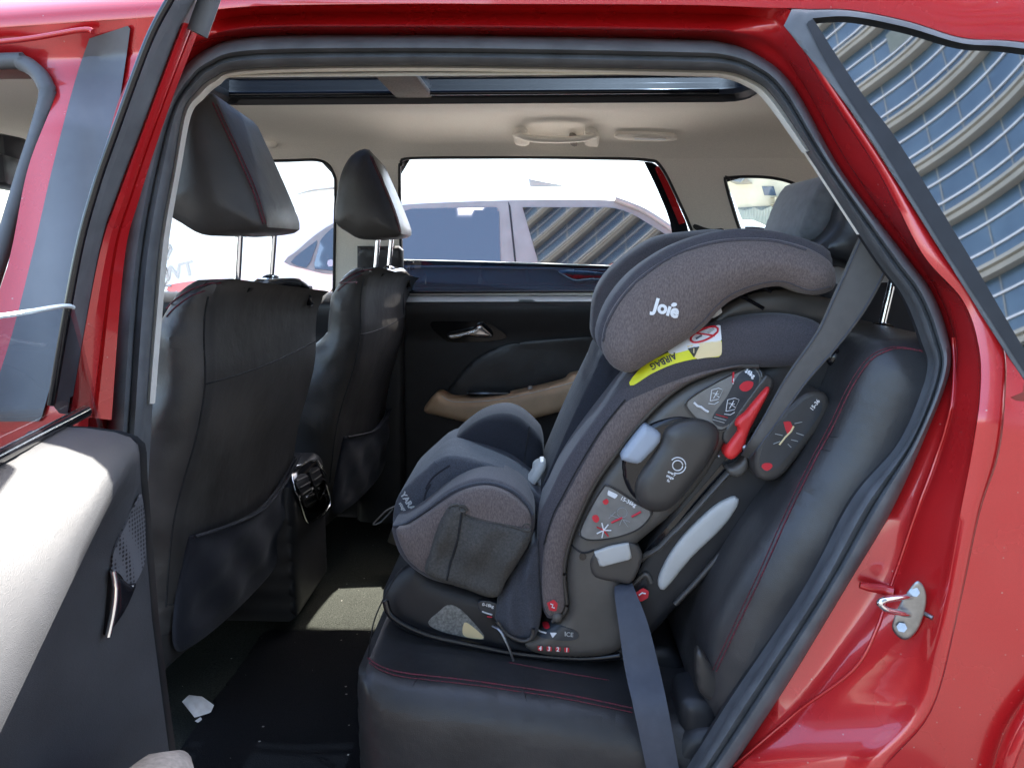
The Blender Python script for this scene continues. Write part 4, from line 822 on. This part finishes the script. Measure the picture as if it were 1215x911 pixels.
# seat front: slate cushion, far and near thigh bolsters, mesh pocket
sc_ = padY('seat_pad', [(468,602),(476,583),(500,560),(521,543),(545,540),(600,556),(640,585),(668,600),(660,640),(600,690),(560,700),(505,682),(479,655),(467,625)], Y1+.07, .20, .02, .04, M['greyfab'], cs, sp=.012)
SSP = Surf([sc_], lambda x, y: onY(x, y, Y1+.06))
for P in ([(505,580),(512,568),(524,558),(534,552)], [(503,598),(505,585),(511,574)], [(548,563),(560,566),(575,568)]): tube('fabric_crease', [SSP.pt(x, y, .0) for x, y in cr(P, 4)], .0016, M['navyfab'], sc_, k=5)
text('printed_mark', 'YARA', lambda x, y, o: SSP.pt(x, y, .001), 484, 595, 6.5, 58, M['greyink'], sc_, bold=.04)
text('printed_mark', 'stage', lambda x, y, o: SSP.pt(x, y, .001), 478, 601, 4, 58, M['greyink'], sc_, bold=.03)
tb = padY('thigh_bolster', [(519,547),(538,521),(560,502),(580,492),(600,489),(618,495),(636,511),(643,522),(645,545),(636,575),(620,590),(590,580),(545,562)], Y1+.20, .09, .025, .035, M['navyfab'], cs, sp=.010, mirror=True)
tube('seam', [onY(x, y, Y1+.175) for x, y in cr([(628,506),(625,525),(622,545),(618,570)], 5)], .0012, M['bthread'], tb, k=5)
th = padY('thigh_bolster', [(466,622),(480,617),(503,602),(530,581),(554,569),(578,566),(605,574),(624,589),(634,607),(630,640),(600,690),(590,707),(540,694),(505,683),(479,662),(468,640)], Y1-.002, .09, .02, .035, M['heather_d'], cs, sp=.009)
tp = padY('thigh_bolster_panel', [(470,628),(485,622),(507,608),(535,589),(556,579),(580,576),(602,583),(619,596),(629,611),(627,640),(600,688),(590,704),(542,690),(506,680),(482,660)], Y1-.018, .02, .014, .03, M['heather'], th, sp=.008)
tube('bolster_piping', [onY(x, y, Y1-.013) for x, y in cr([(467,624),(480,621),(504,606),(532,586),(555,576),(580,573),(604,580),(622,594),(632,610)], 6)], .0026, M['greyfab'], th)
def wr(u, v, d): return (.007*math.sin(u*60+v*35)*math.sin(v*40-u*30)+.003*math.sin(u*90-v*70))*min(1, d/.02)
mp = padY('mesh_pocket', [(506,680),(511,650),(520,622),(531,602),(542,597),(556,603),(556,611),(600,622),(628,629),(626,648),(602,686),(588,708),(548,696)], Y1-.028, .015, .016, .02, M['mesh'], th, sp=.007, disp=wr)
SMP = Surf([mp], lambda x, y: onY(x, y, Y1-.03))
tube('pocket_hem', [SMP.pt(x, y, .001) for x, y in cr([(533,602),(543,599),(556,606),(556,612),(600,623),(628,631)], 5)], .0022, M['mesh'], mp)
tube('seam', [SMP.pt(x, y, .0) for x, y in cr([(548,606),(543,640),(534,670),(530,688)], 5)], .002, M['bthread'], mp, k=5)
for c in ((549,603), (625,625)): tube('elastic_loop', [onY(c[0]+4.5*math.cos(a), c[1]+4*math.sin(a), Y1-.05) for a in np.linspace(0, 6.28, 13)[:-1]], .0012, M['mesh'], mp, closed=True, k=5)
def wr2(u, v, d): return .005*math.sin(u*170+v*25)*min(1, d/.02)
padY('fabric_skirt', [(638,640),(622,661),(605,687),(592,707),(588,735),(600,752),(622,759),(636,754),(643,722),(641,690)], Y1-.012, .05, .015, .025, M['greyfab'], cs, sp=.007, disp=wr2)
tube('skirt_hem', [onY(x, y, Y1-.03) for x, y in cr([(590,737),(600,751),(618,760),(630,757),(633,746)], 5)], .003, M['shell_d'], cs)
tube('pull_cord', [onY(x, y, .40) for x, y in cr([(470,600),(458,606),(446,618),(443,622),(452,619),(466,604)], 6)], .0014, M['shell'], sc_, k=5)
hx_ = padY('harness', [(641,547),(648,552),(642,566),(630,580),(622,577),(628,566)], Y1+.10, .03, .006, .008, M['silver'], cs, sp=.006)
padY('harness_buckle', [(632,552),(640,547),(640,556),(633,562)], Y1+.14, .02, .005, .006, M['silver'], cs, sp=.006)
# ================================================================== outside
def onW(px, py, off=0.0):
    y = 3.7
    for _ in range(8):
        p = onY(px, py, y); y = 3.7 + off + max(0, p.z-1.05)*.42
    return onY(px, py, y)
wc = thing('parked_car', (-.1, 4.5, 0), 'white hatchback with grey window surrounds parked alongside, facing the opposite way', 'car')
rt = cr([(296,420),(300,330),(318,285),(352,240),(400,228),(470,223),(560,220),(660,221),(715,226),(770,247),(835,290),(900,307),(1050,322),(1110,350),(1130,420)], 5)
rings = []
for x, y in rt:
    p = onY(x, y, 3.9); zr = p.z; prof = []
    for z, yy in ((.22, 3.76), (.45, 3.7), (.75, 3.685), (.95, 3.69), (1.05, 3.7)): prof.append((yy, min(z, zr-.02*(1.06-z))))
    ze = max(1.0, zr-.10)
    for t in (.5, 1): z = 1.05+(ze-1.05)*t; prof.append((3.7+max(0, z-1.05)*.42, min(z, zr)))
    prof += [(3.7+max(0, ze-1.05)*.42+.05, min(zr, ze+.05)), (3.7+max(0, ze-1.05)*.42+.15, zr-.01), (5, zr+.02), (5.3, zr+.025), (5, zr), (5.3, min(zr, 1.05)), (5.4, .9), (5.35, .25)]
    rings.append([Vector((p.x, a, b)) for a, b in prof])
wb = loft('body', rings, M['carwhite'], wc, angle=40, cap=True)
W = lambda x, y, o: onW(x, y, -o-.004)
fr = sheet('window_surround', [(337,311),(352,298),(374,279),(400,263),(440,250),(480,243),(560,239),(640,237),(700,237),(737,239),(762,250),(800,274),(850,303,'c'),(842,322,'c'),(740,318),(600,314),(480,312),(400,325),(365,320)], W, M['carframe'], wc, sp=8, thick=.012)
for nm, q in (('quarter_window', [(345,311),(374,287),(378,284,'c'),(366,318,'c')]), ('quarter_window', [(381,284,'c'),(400,270),(403,322,'c'),(371,319,'c')]),
              ('window_glass', [(440,262,'c'),(488,248,'c'),(592,246,'c'),(594,316,'c'),(470,312,'c'),(440,316,'c')]), ('window_glass', [(620,246,'c'),(724,246,'c'),(750,254),(794,281,'c'),(820,318,'c'),(640,316,'c')])):
    sheet(nm, q, lambda x, y, o: onW(x, y, -.017-o), M['carglass'], fr, sp=10, n=4, thick=.003)
sheet('pillar_gap', [(603,239,'c'),(605,239,'c'),(613,316,'c'),(611,316,'c')], lambda x, y, o: onW(x, y, -.017-o), M['gloss'], fr, sp=8, n=0, thick=.002)
sheet('quarter_sticker', [(389,309),(395,308),(396,315),(389,316)], lambda x, y, o: onW(x, y, -.021-o), M['bluegrey'], fr, sp=4, thick=.001)
tube('roof_spoiler', [onW(x, y, -.01) for x, y in cr([(352,231),(372,226),(400,223)], 5)], [.006, .008, .010, .012, .014, .015, .016, .016, .017, .017, .018], M['carframe'], wc, flat=.6)
tube('windscreen_pillar', [onW(x, y, -.03) for x, y in cr([(730,236),(765,250),(800,273),(835,297)], 5)], .018, M['carframe'], wc)
padY('aerial_fin', [(627,212,'c'),(629,212,'c'),(645,215),(684,222,'c'),(628,222,'c')], 4.1, .03, .01, .01, M['carframe'], wc, sp=.02, n=5)
sheet('door_handle', [(662,322),(680,320),(712,323),(740,328),(735,333),(700,333),(680,334)], lambda x, y, o: onW(x, y, -o-.02), M['chrome'], wc, sp=4, thick=.02, dome=.01, R=5)
tube('belt_moulding', [onW(x, y, -.02) for x, y in cr([(400,327),(480,317),(600,318),(740,322),(842,327)], 5)], .008, M['chrome'], wc)
sheet('pale_wedge', [(480,334,'c'),(560,338),(640,345,'c'),(640,352,'c'),(480,352,'c')], lambda x, y, o: onW(x, y, -o-.006), M['silver'], wc, sp=8, n=0, thick=.006)  # paler wedge laid low on the body side
# van behind with red lettering
van = thing('delivery_van', (-1.5, 7.5, 0), 'tall white van with red stripe and grey lettering standing behind the white hatchback', 'van')
vb = padY('body', [(60,160),(75,150),(120,147),(800,150),(838,160),(842,420),(60,440)], 6.6, 1.9, .05, .08, M['carwhite'], van, sp=.25)
for k in range(4): tube('roof_rib', [onY(714, 207+k*4, 6.55), onY(768, 206+k*4, 6.55)], .006, M['silver'], van, k=5)
sheet('stripe', [(200,339),(225,334),(260,331),(300,332),(300,338),(250,342),(204,347)], lambda x, y, o: onY(x, y, 6.55-o), M['palered'], van, sp=6, thick=.004)
text('lettering', 'WT', lambda x, y, o: onY(x, y, 6.54), 211, 323, 17, -14, M['greyink'], van, bold=.02)
for P in ([(196,305),(201,290),(203,296),(197,309)], [(192,326),(197,318),(200,330),(194,340),(203,339)], [(196,354),(200,346),(205,352),(210,346)]): tube('lettering', [onY(x, y, 6.54) for x, y in P], .012, M['greyink'], van, k=5)
# building behind the rear quarter window
bd = thing('apartment_building', (6, 15, 0), 'beige building with a balcony and grey metal gate, seen through the far quarter window', 'building')
M['stucco'] = mat('cream_stucco', (.46, .43, .33), .9, noise=(3, .1, 5)); M['gate'] = mat('grey_green_gate', (.23, .26, .23), .6, noise=(4, .12), bump=(6, .3, 'wave', .03))
M['stucco_d'] = mat('grey_stucco', (.3, .3, .27), .9, noise=(3, .1, 5)); M['pane'] = mat('window_pane', (.05, .08, .12), .08)
wl_ = padY('wall', [(820,120,'c'),(1250,120,'c'),(1250,420,'c'),(820,420,'c')], 14, 5, 0, 0, M['stucco'], bd, n=0, sp=.6)
for q, mm, nm, o in (([(904,221),(921,221),(921,232),(904,232)], 'pane', 'window', .05), ([(935,222),(950,222),(950,233),(935,233)], 'pane', 'window', .05), ([(872,247),(930,243),(930,300),(872,300)], 'gate', 'gate', .12),
                     ([(932,246),(1000,243),(1000,300),(932,300)], 'stucco_d', 'wall_panel', .06), ([(860,213),(893,211),(893,219),(860,219)], 'stucco_d', 'canopy', .3)):
    padY(nm, q, 14-.01, .05, o, .02, M[mm], bd, n=0, sp=.3)
for q in ([(920,233),(1010,231),(1010,234),(920,236)], [(920,241),(1010,240),(1010,243),(920,244)]): padY('balcony_rail', q, 13.6, .5, .02, .02, M['stucco'], bd, n=0, sp=.3)
for k in range(4): padY('balcony_post', [(921+k*15,234),(923+k*15,234),(923+k*15,243),(921+k*15,243)], 13.6, .1, .01, .01, M['stucco'], bd, n=0, sp=.3)
padY('gate_handle', [(929,255),(931,255),(931,270),(929,270)], 13.8, .05, .02, .02, M['silver'], bd, n=0, sp=.1)
pc = thing('parked_car', (3.2, 9.6, 0), 'white parked car with dark glass, only its top showing past the far quarter window', 'car')
padY('body', [(860,272),(874,263),(890,261),(902,265),(914,272),(925,300),(925,330),(860,330)], 9, 1.6, .05, .06, M['carwhite'], pc, sp=.1)
padY('window_glass', [(878,272),(884,269),(905,270),(913,274),(913,279),(880,279)], 8.94, .02, .01, .02, M['gloss'], pc, sp=.08)
# ground
M['asphalt'] = mat('dusty_asphalt', (.08, .078, .074), .95, noise=(2, .15, 8), bump=(60, .4, 'noise', .01), spec=.2)
g = mk('ground', [(-600,-600,0),(600,-600,0),(600,600,0),(-600,600,0)], [(0,1,2,3)], M['asphalt']); tag(g, kind='structure')
M['bounce_pale'] = mat('pale_bounce_concrete', (.46, .45, .43), .9, noise=(3, .12, 8), bump=(40, .3, 'noise', .006), spec=.2)
pv = mk('bounce_strip', [(-30, 1.55, .004), (30, 1.55, .004), (30, 13, .004), (-30, 13, .004)], [(0, 1, 2, 3)], M['bounce_pale']); tag(pv, kind='structure')  # pale strip added to bounce neutral light onto the white car and headliner
# curved tower across the street, seen mirrored in the quarter window and in the neighbour's windows
tw = thing('glass_tower', (12, -38, 0), 'curved blue glass tower with cream balcony bands, mirrored in the quarter window', 'building')
M['facade'] = mat('blue_facade_glass', (.06, .105, .16), .2, noise=(.5, .5, 2), col2=(.10, .165, .23), spec=.8); M['bandc'] = mat('cream_balcony', (.42, .40, .34), .8, noise=(.6, .1, 4)); M['railw'] = mat('white_rail', (.8, .8, .8), .5, noise=(4, .05))
def rho(az):
    k = .52; a0 = .49; q = 1.3
    d = az-a0; return 29.5*math.exp(-k*d - .5*q*d*abs(d))
azs = np.linspace(-.07, 1.15, 60)
def fp(az, z, out=0.0): r = rho(az)-out; return Vector((math.sin(az)*r, -1-math.cos(az)*r, z))
loft('facade', [[fp(a, z) for a in azs] for z in np.linspace(0, 75, 24)]+[[fp(a, z, -9) for a in azs] for z in (75, 0)], M['facade'], tw)
for k in range(21):
    z = 2.6+k*3.5
    loft('balcony_band', [[fp(a, z+dz, o) for a in azs] for dz, o in ((0, 0), (0, .6), (.22, .65), (.25, .42), (.36, .42), (.4, .65), (.6, .6), (.6, 0))], M['bandc'], tw, angle=30)
    for dz in (1.35, 2.6): loft('facade_rail', [[fp(a, z+dz+e, o) for a in azs] for e, o in ((0, .02), (0, .12), (.1, .12), (.1, .02))], M['railw'], tw, angle=30)
mv = []; mf = []
for a in azs[::3]:
    b = len(mv); mv += [fp(a-.0012, 0, .04), fp(a+.0012, 0, .04), fp(a+.0012, 75, .04), fp(a-.0012, 75, .04)]; mf.append((b, b+1, b+2, b+3))
mk('facade_grid', mv, mf, M['stucco_d'], tw)
for a, k, s in ((.52, 7, 0), (.40, 11, 1), (.60, 9, 2)):
    z = 2.6+k*3.5+1.5; mk('open_sash', [fp(a, z, .1), fp(a+.05, z, .1), fp(a+.05, z+1.1, .45), fp(a, z+1.1, .45)], [(0, 1, 2, 3)], M['gate'], tw)
# paper scraps on the carpet
t = sheet('paper_scrap', [(216,832,'c'),(224,824,'c'),(240,826),(254,836,'c'),(250,845),(231,851,'c')], lambda x, y, o: onZ(x, y, .380+o+.0012*math.sin(x*.5)*math.sin(y*.4)), M['paper'], None, sp=3, n=0, thick=.003)
tag(t, 'crumpled white paper scrap on the black floor mat beside the open door', 'paper')
t = sheet('paper_scrap', [(231,855),(238,850),(240,853),(235,857)], lambda x, y, o: onZ(x, y, .378+o), M['paper'], None, sp=2, n=0, thick=.002)
tag(t, 'tiny torn paper chip lying next to the larger scrap on the floor mat', 'paper')
# grille pattern
gm = mat('perforated_grille', (.05, .052, .058), .5); nt = gm.node_tree; N = nt.nodes; b = N['Principled BSDF']
tc = N.new('ShaderNodeTexCoord'); vo = N.new('ShaderNodeTexVoronoi'); vo.inputs['Scale'].default_value = 210; vo.inputs['Randomness'].default_value = 0
nt.links.new(tc.outputs['Object'], vo.inputs['Vector']); rp = N.new('ShaderNodeValToRGB'); rp.color_ramp.elements[0].position = .28; rp.color_ramp.elements[1].position = .42
rp.color_ramp.elements[0].color = (.006, .006, .007, 1); rp.color_ramp.elements[1].color = (.085, .087, .095, 1); nt.links.new(vo.outputs['Distance'], rp.inputs[0]); nt.links.new(rp.outputs[0], b.inputs['Base Color'])
bpy.data.objects['speaker_grille'].data.materials.append(gm)
# ------------------------------------------------------------------ light
SUN = Vector((.17, .70, 1)).normalized()
w = bpy.data.worlds.new('World'); SC.world = w; w.use_nodes = True; nt = w.node_tree
sky = nt.nodes.new('ShaderNodeTexSky'); sky.sky_type = 'NISHITA'; sky.sun_disc = False
sky.sun_elevation = math.asin(SUN.z); sky.sun_rotation = math.atan2(SUN.x, SUN.y); sky.dust_density = 2.5
nt.links.new(sky.outputs[0], nt.nodes['Background'].inputs[0]); nt.nodes['Background'].inputs[1].default_value = .15
ld = bpy.data.lights.new('sun', 'SUN'); ld.energy = 4.5; ld.angle = math.radians(.5); ld.color = (1, .95, .87)
lo = bpy.data.objects.new('sun', ld); COL.objects.link(lo); lo.rotation_euler = SUN.to_track_quat('Z', 'Y').to_euler()
vs = SC.view_settings; vs.view_transform = 'Standard'; vs.look = 'None'; vs.exposure = 2.85; vs.gamma = 1; vs.use_curve_mapping = False
cy = SC.cycles; cy.use_denoising = True; cy.max_bounces = 10; cy.diffuse_bounces = 5; cy.glossy_bounces = 5; cy.transparent_max_bounces = 12; cy.sample_clamp_indirect = 8; cy.caustics_reflective = False
